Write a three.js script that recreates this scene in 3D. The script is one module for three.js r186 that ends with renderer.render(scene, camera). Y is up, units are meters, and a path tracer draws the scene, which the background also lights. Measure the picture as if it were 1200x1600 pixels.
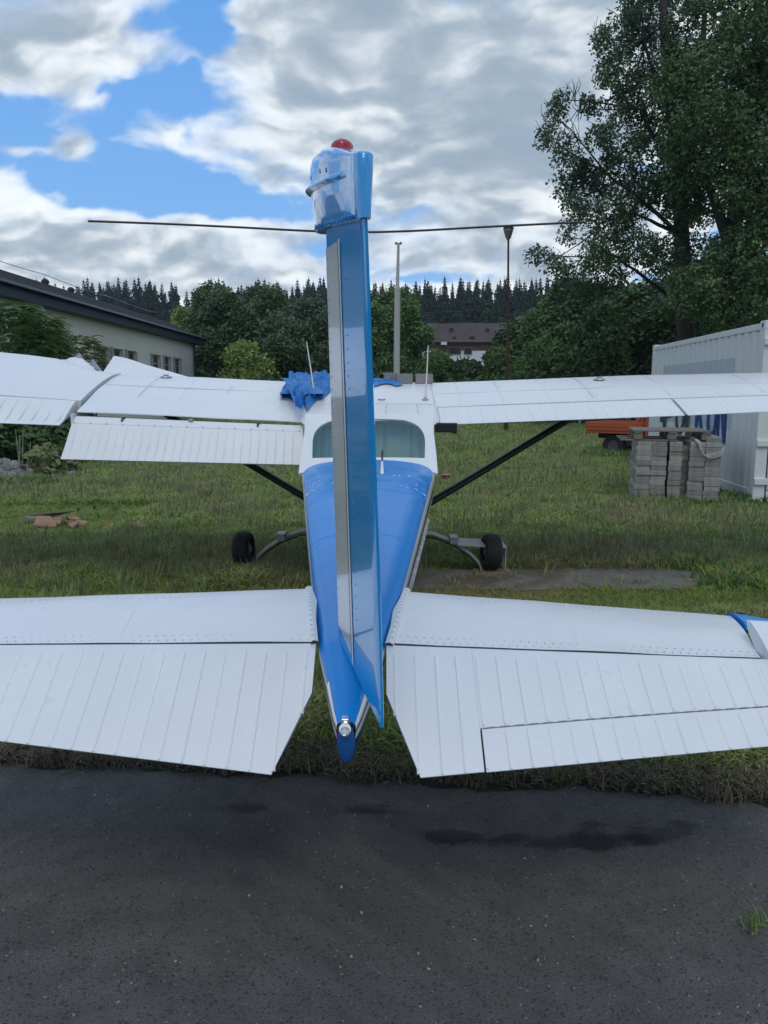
import * as THREE from 'three';
import { mergeGeometries, mergeVertices, toCreasedNormals } from 'three/addons/utils/BufferGeometryUtils.js';
import { RoundedBoxGeometry } from 'three/addons/geometries/RoundedBoxGeometry.js';
import { ImprovedNoise } from 'three/addons/math/ImprovedNoise.js';
import { FontLoader } from 'three/addons/loaders/FontLoader.js';
import { TextGeometry } from 'three/addons/geometries/TextGeometry.js';

/* ------------------------------------------------ camera, sky, sun, exposure */
const V = (x, y, z) => new THREE.Vector3(x, y, z);
const R = (d) => (d * Math.PI) / 180;
const scene = new THREE.Scene();
const EYE = 1.67, PITCH = R(9), FOCAL = 1202;
const camera = new THREE.PerspectiveCamera(2 * Math.atan(800 / FOCAL) * 180 / Math.PI, 0.75, 0.05, 2000);
camera.position.set(0, EYE, 0);
camera.rotation.set(-PITCH, 0, 0);
scene.add(camera);

const renderer = new THREE.WebGLRenderer({ antialias: true });
renderer.toneMapping = THREE.LinearToneMapping;
renderer.toneMappingExposure = 1.32;
renderer.shadowMap.enabled = true;

const SUN_DIR = V(0.02, 0.80, 0.55).normalize();
const sun = new THREE.DirectionalLight(new THREE.Color(1, 0.94, 0.85), 0.62);
sun.position.copy(SUN_DIR).multiplyScalar(60);
sun.castShadow = true;
sun.shadow.radius = 44;
Object.assign(sun.shadow.camera, { left: -40, right: 40, top: 40, bottom: -40, near: 1, far: 200 });
scene.add(sun);

/* ------------------------------------------------ small helpers */
let seed = 12345;
function srand(s) { seed = s >>> 0; }
function rnd(a = 1, b) {
  seed = (seed + 0x6d2b79f5) | 0;
  let t = Math.imul(seed ^ (seed >>> 15), 1 | seed);
  t = (t + Math.imul(t ^ (t >>> 7), 61 | t)) ^ t;
  const r = ((t ^ (t >>> 14)) >>> 0) / 4294967296;
  return b === undefined ? r * a : a + r * (b - a);
}
const IN = new ImprovedNoise();
const noise = (x, y, z = 0.37) => IN.noise(x, y, z);
function fbm(x, y, z, o = 5) { let s = 0, a = 0.5; for (let i = 0; i < o; i++) { s += a * IN.noise(x, y, z + i * 7.3); x = x * 2.03 + 11.7; y = y * 2.03 - 5.1; a *= 0.5; } return s; }
const sstep = (a, b, x) => { const t = Math.min(1, Math.max(0, (x - a) / (b - a))); return t * t * (3 - 2 * t); };
const mix = (a, b, t) => a + (b - a) * t;
const mixv = (a, b, t) => a.clone().lerp(b, t);
const CP = Math.cos(PITCH), SP = Math.sin(PITCH);
/* survey: where the ray sighted at (u, v) on the 1200 x 1600 plan reaches a given distance ahead, or a given level */
function ray(u, v) { const a = (u - 600) / FOCAL, b = (v - 800) / FOCAL; return V(a, -SP - b * CP, -CP + b * SP); }
function at(u, v, D) { const r = ray(u, v); return r.multiplyScalar(D / -r.z).add(V(0, EYE, 0)); }
function onGround(u, v, y = 0) { const r = ray(u, v); return r.multiplyScalar((y - EYE) / r.y).add(V(0, EYE, 0)); }

/* ------------------------------------------------ sky: blue air with broken cumulus */
{
  const W = 4096, H = 2048, data = new Float32Array(W * H * 4);
  const blobs = [];   // [azimuth, elevation, half width, half height (degrees), cloud, grey]
  const B = (u, v, wu, wv, c, g) => { const r = ray(u, v).normalize(); blobs.push([Math.atan2(r.x, -r.z) * 57.2958, Math.asin(r.y) * 57.2958, wu / 21, wv / 21, c, g]); };
  B(120, 50, 190, 90, 0.75, 0.0); B(90, 120, 100, 40, 0.3, 0.35); B(620, 90, 300, 120, 1.0, 0.95); B(860, 150, 200, 170, 0.7, 0.6);
  B(330, 25, 50, 40, -1.2, 0); B(225, 20, 40, 22, -0.7, 0); B(60, 205, 150, 60, -1.45, 0); B(215, 285, 150, 38, -1.35, 0); B(118, 232, 42, 26, 1.7, 0.6); B(275, 150, 60, 34, -1.2, 0);
  B(330, 240, 140, 45, 1.0, -0.05); B(480, 215, 80, 40, 0.5, 0.0); B(330, 318, 110, 18, -1.3, 0); B(30, 340, 110, 60, 0.85, 0.1); B(150, 410, 200, 50, 0.8, 0.4); B(330, 395, 130, 50, 0.6, 0.45);
  B(470, 290, 110, 45, 0.35, 0.1); B(715, 5, 22, 14, -1.1, 0); B(650, 300, 120, 80, 0.55, 0.4); B(700, 400, 150, 45, 0.5, 0.1); B(640, 240, 60, 30, 0.3, -0.2);
  B(700, 432, 130, 12, -1.0, 0); B(495, 395, 40, 12, -0.9, 0); B(820, 250, 120, 60, 0.5, 0.3); B(900, 150, 60, 40, 0.2, -0.3);
  B(770, 300, 60, 70, 0.2, 0.35); B(300, 470, 400, 34, 0.6, 0.3); B(150, 350, 160, 22, 0.2, -0.25); B(900, 420, 200, 40, 0.4, 0.1); B(25, 235, 40, 8, 0.8, -0.1);
  const below = [0.42, 0.45, 0.46];
  for (let j = 0; j < H; j++) {
    const el = (j + 0.5) / H * 180 - 90;
    for (let i = 0; i < W; i++) {
      const k = (j * W + i) * 4; data[k + 3] = 1;
      const inFrame = el < 36 && Math.abs(i / W * 360 - 90) < 40;               // finer where the lens looks; elsewhere one sample serves 4 x 4
      if (!inFrame && el >= -1 && (i % 4 || j % 4) && (j - (j % 4) + 0.5) / H * 180 - 90 >= -1 && Math.abs((i - (i % 4)) / W * 360 - 90) >= 40 ) { const q = ((j - (j % 4)) * W + i - (i % 4)) * 4; data[k] = data[q]; data[k + 1] = data[q + 1]; data[k + 2] = data[q + 2]; continue; }
      if (el < -1) { data[k] = below[0]; data[k + 1] = below[1]; data[k + 2] = below[2]; continue; }
      let az = (i + 0.5) / W * 360 - 90; if (az > 180) az -= 360;
      const e = R(Math.max(el, 0)), a = R(az), dy = Math.sin(e), q = 1 / (dy + 0.5), X = Math.sin(a) * Math.cos(e) * q, Z = Math.cos(a) * Math.cos(e) * q;
      let bias = 0.40, grey = 0.42;
      const nearView = Math.abs(az) < 55 && el < 50;
      if (nearView) {
        const fade = (1 - sstep(30, 55, Math.abs(az))) * (1 - sstep(28, 48, el));
        let b = 0.24, g = 0.04;
        for (const o of blobs) { const dx = (az - o[0]) / o[2], de = (el - o[1]) / o[3], w = Math.exp(-(dx * dx + de * de) * 0.9); b += o[4] * w; g += o[5] * w; }
        bias = mix(bias, b, fade); grey = mix(grey, g, fade);
      }
      const s = inFrame ? 4.4 : 3.4, oc = inFrame ? 7 : 5;
      const wx = 0.09 * fbm(X * 4 + 3, Z * 4, 1.7, 4), wz = 0.09 * fbm(X * 4, Z * 4 + 9, 4.1, 4);
      const px = (X + wx) * s, pz = (Z + wz) * s * 1.5;
      const n = fbm(px, pz, 0.5, oc) * 1.9, m = fbm(px - 0.07, pz + 0.16, 0.5, 6) * 1.9;
      const fine = fbm(px * 3.1 + 4, pz * 3.1, 2.2, 5), puff = 0.5 - 2.4 * Math.abs(fine);       // billows
      const d = n * 0.9 + bias * 0.85 + 0.30 * puff * (1 - sstep(0.5, 1.1, bias)) + 0.42 * fine;
      const cover = sstep(0.0, 0.58, d) * (0.84 + 0.16 * sstep(0.45, 1.1, d + 0.5 * fine));
      const thick = sstep(0.25, 1.3, d);
      const lit = Math.max(-1, Math.min(1, (n - m) * 3.4 + 0.35 * puff));
      const big = fbm(X * 4.5 + 7, Z * 6.5, 12, 5);
      const gr = Math.max(0, Math.min(0.97, 0.5 + 0.47 * Math.tanh(2.3 * (grey * 0.52 + thick * 0.26 - lit * 0.36 + 0.8 * big + 0.75 * fine - 0.30))));
      const t = Math.max(0, Math.min(1, el / 32));
      const air = [mix(0.22, 0.075, t), mix(0.43, 0.245, t), mix(0.74, 0.60, t)];
      const white = [0.82, 0.855, 0.87], dark = [0.235, 0.31, 0.395];
      const hor = sstep(14, 0, el) * 0.25;
      for (let c = 0; c < 3; c++) {
        const cl = mix(white[c], dark[c], gr);
        data[k + c] = mix(mix(air[c], cl, cover), white[c] * 0.75, hor * 0.4);
      }
    }
  }
  const sky = new THREE.DataTexture(data, W, H, THREE.RGBAFormat, THREE.FloatType);
  sky.mapping = THREE.EquirectangularReflectionMapping; sky.colorSpace = THREE.LinearSRGBColorSpace;
  sky.minFilter = sky.magFilter = THREE.LinearFilter; sky.needsUpdate = true;
  scene.background = sky; scene.environment = sky;
}
/*SKYEND*/scene.fog = new THREE.FogExp2(new THREE.Color(0.62, 0.68, 0.76), 0.0003);

/* ------------------------------------------------ naming, parenting */
const used = new Map(), baseOf = new WeakMap();
function numbered(n) { const c = used.get(n) || 0; used.set(n, c + 1); return c ? `${n}_${String(c).padStart(3, '0')}` : n; }
function tag(o, label, category, group, kind) {
  if (label) o.userData.label = label; if (category) o.userData.category = category;
  if (group) o.userData.group = group; if (kind) o.userData.kind = kind; return o;
}
function thing(name, label, category, base = V(0, 0, 0), group) {
  const o = new THREE.Group(); o.name = numbered(name); o.position.copy(base); scene.add(o); baseOf.set(o, base.clone());
  return tag(o, label, category, group);
}
/* a part, its geometry given in world coordinates, hung under its thing or part */
function part(parent, name, geo, m, label) {
  const g = Array.isArray(geo) ? merge(geo) : geo, b = baseOf.get(parent);
  if (b) g.translate(-b.x, -b.y, -b.z);
  const o = new THREE.Mesh(g, m); o.name = name; parent.add(o); if (b) baseOf.set(o, b); if (label) o.userData.label = label;
  return o;
}
function structure(name, geo, m) { const o = new THREE.Mesh(Array.isArray(geo) ? merge(geo) : geo, m); o.name = numbered(name); o.userData.kind = 'structure'; scene.add(o); return o; }
function merge(list) {
  const gs = list.map((g) => { let q = g.index ? g.toNonIndexed() : g.clone(); for (const a of Object.keys(q.attributes)) if (!['position', 'normal', 'uv'].includes(a)) q.deleteAttribute(a);
    if (!q.attributes.uv) q.setAttribute('uv', new THREE.BufferAttribute(new Float32Array(q.attributes.position.count * 2), 2)); if (!q.attributes.normal) q.computeVertexNormals(); return q; });
  return mergeGeometries(gs, false);
}
function copyThing(src, pos, ry = 0, scale) { const c = src.clone(); c.name = numbered(src.name.replace(/_\d{3}$/, '')); c.position.copy(pos); c.rotation.y = ry; if (scale) c.scale.copy(scale); scene.add(c); return c; }

/* ------------------------------------------------ geometry helpers (world metres) */
function planarUV(g, ax = 'xz') { const p = g.attributes.position, uv = new Float32Array(p.count * 2); const f = { x: 'getX', y: 'getY', z: 'getZ' };
  for (let i = 0; i < p.count; i++) { uv[2 * i] = p[f[ax[0]]](i); uv[2 * i + 1] = p[f[ax[1]]](i); } g.setAttribute('uv', new THREE.BufferAttribute(uv, 2)); return g; }
/* skin over rows of points; closed: each row is a ring; caps close the first and last row */
function loft(rows, { closed = false, caps = false, crease = 35, uv = 'xz' } = {}) {
  const n = rows[0].length, pos = [], idx = [];
  rows.forEach((r) => r.forEach((p) => pos.push(p.x, p.y, p.z)));
  const m = closed ? n : n - 1;
  for (let i = 0; i < rows.length - 1; i++) for (let j = 0; j < m; j++) { const a = i * n + j, b = i * n + (j + 1) % n, c = a + n, d = b + n; idx.push(a, b, c, b, d, c); }
  if (caps) for (const [r, flip] of [[0, true], [rows.length - 1, false]]) {
    const c = rows[r].reduce((s, p) => s.add(p), V(0, 0, 0)).divideScalar(n); const ci = pos.length / 3; pos.push(c.x, c.y, c.z);
    for (let j = 0; j < m; j++) { const a = r * n + j, b = r * n + (j + 1) % n; flip ? idx.push(ci, b, a) : idx.push(ci, a, b); }
  }
  let g = new THREE.BufferGeometry(); g.setAttribute('position', new THREE.Float32BufferAttribute(pos, 3)); g.setIndex(idx);
  g = mergeVertices(g, 1e-5); g = toCreasedNormals(g, R(crease));
  return planarUV(g, uv);
}
function tube(pts, r0, r1 = r0, n = 7, sq = 1) {
  const rows = []; let prev = null;
  for (let i = 0; i < pts.length; i++) {
    const t = (pts[Math.min(i + 1, pts.length - 1)].clone().sub(pts[Math.max(i - 1, 0)])).normalize();
    let x = prev ? prev.clone().addScaledVector(t, -prev.dot(t)) : (Math.abs(t.y) < 0.9 ? V(0, 1, 0) : V(1, 0, 0)).addScaledVector(t, 0);
    x.addScaledVector(t, -x.dot(t)).normalize(); prev = x; const y = t.clone().cross(x), r = mix(r0, r1, i / (pts.length - 1)), row = [];
    for (let j = 0; j < n; j++) { const a = j / n * 2 * Math.PI; row.push(pts[i].clone().addScaledVector(x, Math.cos(a) * r).addScaledVector(y, Math.sin(a) * r * sq)); }
    rows.push(row);
  }
  return loft(rows, { closed: true, caps: true, crease: 50 });
}
function box(w, h, d, x, y, z, ry = 0, bevel = 0) { const g = bevel ? new RoundedBoxGeometry(w, h, d, 1, bevel) : new THREE.BoxGeometry(w, h, d); g.rotateY(ry); g.translate(x, y, z); return g; }
function bar(a, b, w, h) { const l = a.distanceTo(b), g = new THREE.BoxGeometry(w, h, l); const m = new THREE.Matrix4().lookAt(b, a, V(0, 1, 0)); g.applyMatrix4(m); const c = mixv(a, b, 0.5); g.translate(c.x, c.y, c.z); return g; }
function quad(a, b, c, d) { const g = new THREE.BufferGeometry(); g.setAttribute('position', new THREE.Float32BufferAttribute([a, b, c, a, c, d].flatMap((p) => [p.x, p.y, p.z]), 3)); g.computeVertexNormals(); g.setAttribute('uv', new THREE.Float32BufferAttribute([0, 0, 1, 0, 1, 1, 0, 0, 1, 1, 0, 1], 2)); return g; }
/* a low ridge from a to b standing w wide and h proud along n */
function ridge(a, b, n, w, h) {
  const t = b.clone().sub(a).normalize(), s = t.clone().cross(n).normalize().multiplyScalar(w / 2), hh = n.clone().multiplyScalar(h), lo = n.clone().multiplyScalar(-0.003);
  const row = (p) => [p.clone().sub(s).add(lo), p.clone().addScaledVector(s, -0.35).add(hh), p.clone().addScaledVector(s, 0.35).add(hh), p.clone().add(s).add(lo)];
  const l = a.distanceTo(b), e = Math.min(0.02, l * 0.1);
  return loft([row(a).map((p) => p.addScaledVector(n, -h)), row(a.clone().addScaledVector(t, e)), row(b.clone().addScaledVector(t, -e)), row(b)], { crease: 60 });
}
/* rivet heads */
const rivetGeo = new THREE.SphereGeometry(1, 5, 3, 0, 2 * Math.PI, 0, Math.PI / 2).toNonIndexed();
function rivets(list, r = 0.0035) { return merge(list.map(([p, n]) => { const g = rivetGeo.clone(); g.scale(r, r * 0.55, r); g.applyQuaternion(new THREE.Quaternion().setFromUnitVectors(V(0, 1, 0), n)); g.translate(p.x, p.y, p.z); return g; })); }

/* ------------------------------------------------ textures */
function dataTex(n, fn, srgb = false, m = n) {
  const d = new Uint8Array(n * m * 4);
  for (let j = 0; j < m; j++) for (let i = 0; i < n; i++) { const c = fn(i / n, j / m), k = (j * n + i) * 4; for (let q = 0; q < 3; q++) d[k + q] = Math.max(0, Math.min(255, (Array.isArray(c) ? c[q] : c) * 255)); d[k + 3] = 255; }
  const t = new THREE.DataTexture(d, n, m, THREE.RGBAFormat); t.wrapS = t.wrapT = THREE.RepeatWrapping; t.magFilter = THREE.LinearFilter; t.minFilter = THREE.LinearMipmapLinearFilter; t.generateMipmaps = true; t.flipY = false;
  if (srgb) t.colorSpace = THREE.SRGBColorSpace; t.needsUpdate = true; return t;
}
function rep(t, u, v = u) { const c = t.clone(); c.repeat.set(u, v); c.needsUpdate = true; return c; }
/* noise that wraps over the unit square */
function tileN(u, v, f, z, o = 4) { const a = u * 2 * Math.PI, b = v * 2 * Math.PI, r = f / (2 * Math.PI); let s = 0, am = 0.5, k = 1; for (let i = 0; i < o; i++) { s += am * IN.noise(Math.cos(a) * r * k + 5 + z, Math.sin(a) * r * k + Math.cos(b) * r * k * 0.999, Math.sin(b) * r * k + z * 3.1); am *= 0.5; k *= 2; } return s; }
const lin = (r, g, b) => new THREE.Color().setRGB(r, g, b);
const std = (c, rough = 0.6, extra = {}) => new THREE.MeshStandardMaterial({ color: c, roughness: rough, ...extra });
const phys = (c, rough = 0.4, extra = {}) => new THREE.MeshPhysicalMaterial({ color: c, roughness: rough, ...extra });
const grime = dataTex(512, (u, v) => { const a = tileN(u, v, 5, 1, 5), b = tileN(u, v, 40, 7, 3); const s = sstep(0.16, 0.36, b) * sstep(-0.05, 0.25, a) * 0.07; const w = 0.965 + a * 0.06 - s; return [w, w * 0.997, w * 0.985]; }, false);
const waves = dataTex(256, (u, v) => 0.5 + 0.55 * tileN(u, v, 3, 3, 3));
const speck = dataTex(512, (u, v) => 0.5 + 0.5 * tileN(u, v, 60, 2, 3));
const concreteMap = dataTex(512, (u, v) => { const a = tileN(u, v, 6, 4, 5), b = tileN(u, v, 70, 9, 2); const w = 0.82 + a * 0.35 + b * 0.22; return [w, w * 0.985, w * 0.95]; });
const woodMap = dataTex(512, (u, v) => { const a = tileN(u, v * 0.999, 3, 6, 3), g = IN.noise(u * 3, v * 60, 2) * 0.5 + IN.noise(u * 6, v * 170, 5) * 0.35; const w = 0.8 + a * 0.3 + g * 0.35; return [w, w * 0.95, w * 0.88]; });
const M = {
  white: phys(lin(0.77, 0.78, 0.77), 0.36, { clearcoat: 0.35, clearcoatRoughness: 0.3, map: rep(grime, 0.9), bumpMap: rep(waves, 2.2), bumpScale: 0.0035 }),
  flapWhite: phys(lin(0.77, 0.78, 0.77), 0.42, { clearcoat: 0.25, clearcoatRoughness: 0.35, map: rep(grime, 1.1) }),
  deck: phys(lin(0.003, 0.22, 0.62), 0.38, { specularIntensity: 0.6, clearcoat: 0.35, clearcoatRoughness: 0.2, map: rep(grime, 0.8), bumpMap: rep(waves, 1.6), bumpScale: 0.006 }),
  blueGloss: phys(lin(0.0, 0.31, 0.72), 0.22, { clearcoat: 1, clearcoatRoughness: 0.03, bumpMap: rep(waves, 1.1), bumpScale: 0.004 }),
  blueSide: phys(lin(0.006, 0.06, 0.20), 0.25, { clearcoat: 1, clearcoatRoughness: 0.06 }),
  greyGloss: phys(lin(0.66, 0.66, 0.645), 0.25, { clearcoat: 0.9, clearcoatRoughness: 0.05, map: rep(grime, 0.9), bumpMap: rep(waves, 1.1), bumpScale: 0.004 }),
  stripe: phys(lin(0.78, 0.78, 0.77), 0.3, { clearcoat: 0.5, clearcoatRoughness: 0.2 }),
  trim: phys(lin(0.03, 0.03, 0.035), 0.4),
  alu: phys(lin(0.42, 0.43, 0.44), 0.42, { metalness: 0.7, map: rep(grime, 2) }),
  steel: phys(lin(0.30, 0.30, 0.31), 0.5, { metalness: 0.6 }),
  chrome: phys(lin(0.75, 0.75, 0.76), 0.12, { metalness: 1 }),
  rubber: std(lin(0.014, 0.014, 0.016), 0.75, { bumpMap: rep(speck, 3), bumpScale: 0.002 }),
  strut: phys(lin(0.018, 0.018, 0.02), 0.42),
  black: std(lin(0.012, 0.012, 0.013), 0.7),
  red: phys(lin(0.55, 0.006, 0.008), 0.18, { transmission: 0.35, thickness: 0.02, ior: 1.49, clearcoat: 0.6 }),
  tarp: phys(lin(0.022, 0.17, 0.46), 0.42, { side: THREE.DoubleSide, sheen: 0.2, bumpMap: rep(waves, 9), bumpScale: 0.006 }),
  paver: [0.36, 0.41, 0.32, 0.46].map((k) => std(lin(k, k * 0.95, k * 0.87), 0.9, { map: rep(concreteMap, 2.2), bumpMap: rep(speck, 4), bumpScale: 0.003 })),
  concrete: std(lin(0.33, 0.32, 0.30), 0.9, { map: rep(concreteMap, 0.7), bumpMap: rep(speck, 2), bumpScale: 0.004 }),
  wood: std(lin(0.26, 0.215, 0.16), 0.85, { map: rep(woodMap, 1.2), bumpMap: rep(woodMap, 1.2), bumpScale: 0.003 }),
  oldWood: std(lin(0.25, 0.235, 0.21), 0.9, { map: rep(woodMap, 1.2), bumpMap: rep(woodMap, 1.2), bumpScale: 0.003 }),
  container: phys(lin(0.72, 0.73, 0.70), 0.5, { map: rep(grime, 0.5) }),
  orange: phys(lin(0.42, 0.085, 0.022), 0.45, { map: rep(grime, 0.8) }),
  bark: std(lin(0.055, 0.046, 0.038), 0.95, { bumpMap: rep(woodMap, 1.5), bumpScale: 0.02 }),
  twig: std(lin(0.10, 0.088, 0.072), 0.95),
};
M.seam = phys(lin(0.42, 0.42, 0.41), 0.5);  // grey of grimy laps that also stands in for their shadow line
M.blueGloss.side = THREE.DoubleSide;

/* ================================================ THE AIRCRAFT */
const CX = -0.108;                                         // its middle plane
const plane = thing('light_aircraft', 'white and blue single-engine high-wing aeroplane resting on its tail at the tarmac edge', 'aeroplane', V(CX, 0, -5.6));

/* fuselage: rings from the tail cone to the cabin, each ring cut into painted bands */
const ST = [ // distance ahead, half width, edge height, top, bottom
  [2.07, 0.026, 0.722, 0.737, 0.612], [2.12, 0.040, 0.738, 0.760, 0.600], [2.25, 0.066, 0.768, 0.805, 0.592], [2.45, 0.106, 0.800, 0.862, 0.572], [2.8, 0.150, 0.815, 0.900, 0.550],
  [3.15, 0.195, 0.838, 0.930, 0.53], [3.7, 0.264, 0.900, 1.005, 0.49], [4.2, 0.326, 0.960, 1.07, 0.455], [4.75, 0.392, 1.026, 1.135, 0.42], [5.3, 0.460, 1.092, 1.195, 0.385]];
function ringPoint([D, w, ye, yt, yb], a) { // a in degrees from the top, + to starboard
  const s = Math.sin(R(a)), c = Math.cos(R(a));
  if (Math.abs(a) <= 90) return V(CX + w * Math.sign(s) * Math.pow(Math.abs(s), 0.92), ye + (yt - ye) * Math.pow(Math.max(c, 0), 0.85), -D);
  const k = Math.pow(Math.abs(s), 0.72), q = Math.pow(Math.abs(c), 0.85);
  return V(CX + w * Math.sign(s) * k * (1 - 0.10 * q), ye - (ye - yb) * q, -D);
}
const stations = []; for (let i = 0; i < ST.length - 1; i++) for (let k = 0; k < 8; k++) stations.push(ST[i].map((v, j) => mix(v, ST[i + 1][j], k / 8))); stations.push(ST.at(-1));
const band = (a0, a1, n, out = 0, st = stations) => loft(st.map((s) => { const r = []; for (let i = 0; i <= n; i++) r.push(ringPoint([s[0], s[1] + out, s[2], s[3] + out, s[4] - out], mix(a0, a1, i / n))); return r; }), { crease: 40 });
const BELLY = [...stations, [5.8, 0.474, 1.10, 1.2, 0.37], [6.4, 0.485, 1.10, 1.2, 0.355], [7.3, 0.49, 1.10, 1.2, 0.34], [8.3, 0.45, 1.10, 1.2, 0.42]];
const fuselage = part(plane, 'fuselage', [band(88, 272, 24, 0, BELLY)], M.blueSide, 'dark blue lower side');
part(fuselage, 'tail_end', new THREE.SphereGeometry(1, 24, 16).scale(0.026, 0.062, 0.016).translate(CX, 0.674, -2.072), phys(lin(0.008, 0.085, 0.27), 0.4), 'blunt blue end of the tail cone');
/* upper deck: wrinkled sheet near the cabin */
{
  const g = loft(stations.map((s) => { const r = []; for (let i = 0; i <= 40; i++) { const a = mix(-79, 79, i / 40), p = ringPoint([s[0], s[1] + 0.001, s[2], s[3] + 0.001, s[4]], a);
    if (s[0] > 4.2 && s[0] < 5.25) { const k = sstep(4.2, 4.6, s[0]) * sstep(5.25, 5.0, s[0]); p.y += k * 1.5 * (0.020 * noise(p.x * 2.5, s[0] * 16, 1) + 0.022 * (0.35 - Math.abs(noise(p.x * 5, s[0] * 11 + p.x * 2, 4)))); } r.push(p); } return r; }), { crease: 50 });
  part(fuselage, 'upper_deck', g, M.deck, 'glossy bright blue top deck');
}
for (const sg of [1, -1]) {
  part(fuselage, 'stripe', band(79 * sg, 93 * sg, 4, 0.0015), M.stripe, 'thin white stripe');
  part(fuselage, 'trim_line', band(93 * sg, 97 * sg, 2, 0.002), M.trim, 'black pinstripe');
  part(fuselage, 'trim_line', band(98.5 * sg, 101.5 * sg, 2, 0.002), M.stripe, 'white pinstripe');
}
/* wrinkle and torn tape across the deck in front of the window, panel joint near the tail, rivet rows */
{
  const deckAt = (D, a) => { let s = stations.find((q) => q[0] >= D) || stations.at(-1); const i = stations.indexOf(s), p = stations[Math.max(0, i - 1)]; const t = i ? (D - p[0]) / (s[0] - p[0]) : 0; return ringPoint(p.map((v, j) => mix(v, s[j], t)), a); };
  const joint = []; for (let a = -80; a < 80; a += 8) joint.push(ridge(deckAt(3.62, a), deckAt(3.62, a + 8), V(Math.sin(R(a)) * 0.8, Math.max(0.2, Math.cos(R(a))), 0).normalize(), 0.012, 0.0025));
  part(fuselage, 'panel_joint', joint, M.deck);
  const rv = []; for (const sg of [1, -1]) for (let D = 2.6; D < 5.2; D += 0.045) rv.push([deckAt(D, 68 * sg), V(0.7 * sg, 0.7, 0)]);
  part(fuselage, 'rivet', rivets(rv, 0.0035), M.deck).userData.kind = 'stuff';
  const flakes = []; srand(51); for (let i = 0; i < 70; i++) { const sg = rnd() < 0.55 ? 1 : -1, D = 4.55 + rnd(0.35) * rnd(), a = sg * (22 + rnd(55)), p = deckAt(D, a); const l = 0.003 + rnd(0.008), g = new THREE.CircleGeometry(l, 5); g.scale(1, 0.35 + rnd(0.5), 1); g.rotateZ(rnd(3)); g.rotateX(-Math.PI / 2 + 0.25); g.rotateZ(-R(a) * 0.6); g.translate(p.x, p.y + 0.007, p.z); flakes.push(g); }
  part(fuselage, 'chipped_paint', flakes, M.flapWhite, 'pale flakes where the blue paint has cracked').userData.kind = 'stuff';
  /* letters on the flank read only as slanting strokes from here */
  for (let i = 0; i < 6; i++) { const D = 3.75 + i * 0.24, marks = []; for (const q of [0, 0.11]) { const pts = []; for (let k = 0; k <= 5; k++) { const u = deckAt(D + q, 108 + k * 8); u.x += 0.003; pts.push(u); } for (let k = 0; k < 5; k++) marks.push(bar(pts[k], pts[k + 1], 0.006, 0.022)); } for (const k of [0, 20]) marks.push(bar(deckAt(D, 108 + k), deckAt(D + 0.11, 108 + k), 0.010, 0.022)); part(fuselage, 'marking', marks, M.stripe, 'white painted stroke'); }
  /* short aerial with a pale fairing on the deck */
  const f = deckAt(4.9, -3); const fx = at(597, 748, 4.85).x; f.x = fx;
  const fair = part(plane, 'aerial_fairing', tube([V(fx, f.y - 0.02, -4.82), V(fx, f.y + 0.012, -4.90), V(fx, f.y + 0.06, -5.0)], 0.016, 0.006, 8), M.flapWhite);
  part(fair, 'rod', tube([V(fx, f.y + 0.055, -5.0), V(fx + 0.001, f.y + 0.13, -5.02)], 0.006, 0.005, 6), M.black);
  /* black hand hole below the fin */
}
part(fuselage, 'access_hole', new RoundedBoxGeometry(0.034, 0.05, 0.055, 2, 0.008).rotateX(0.25).translate(-0.150, 0.818, -2.41), M.black, 'black rounded access hole');
/* white painted point of the tail cone and the tail lamp */
{
  for (const sg of [1, -1]) part(fuselage, 'tail_stripe', band(62 * sg, 106 * sg, 5, 0.002, stations.filter((s) => s[0] < 2.26)), M.stripe, 'white edging on the tail point');
  const lamp = part(plane, 'tail_lamp', [new THREE.CylinderGeometry(0.017, 0.019, 0.03, 18).rotateX(Math.PI / 2 - 0.3).translate(CX - 0.002, 0.722, -2.06), box(0.022, 0.02, 0.03, CX - 0.002, 0.741, -2.072, 0, 0.004)], M.chrome);
  part(lamp, 'lens', new THREE.SphereGeometry(0.015, 16, 10).scale(1, 1, 0.6).translate(CX - 0.002, 0.718, -2.046), phys(lin(0.9, 0.9, 0.9), 0.08, { transmission: 0.7, thickness: 0.01 }));
}

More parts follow.
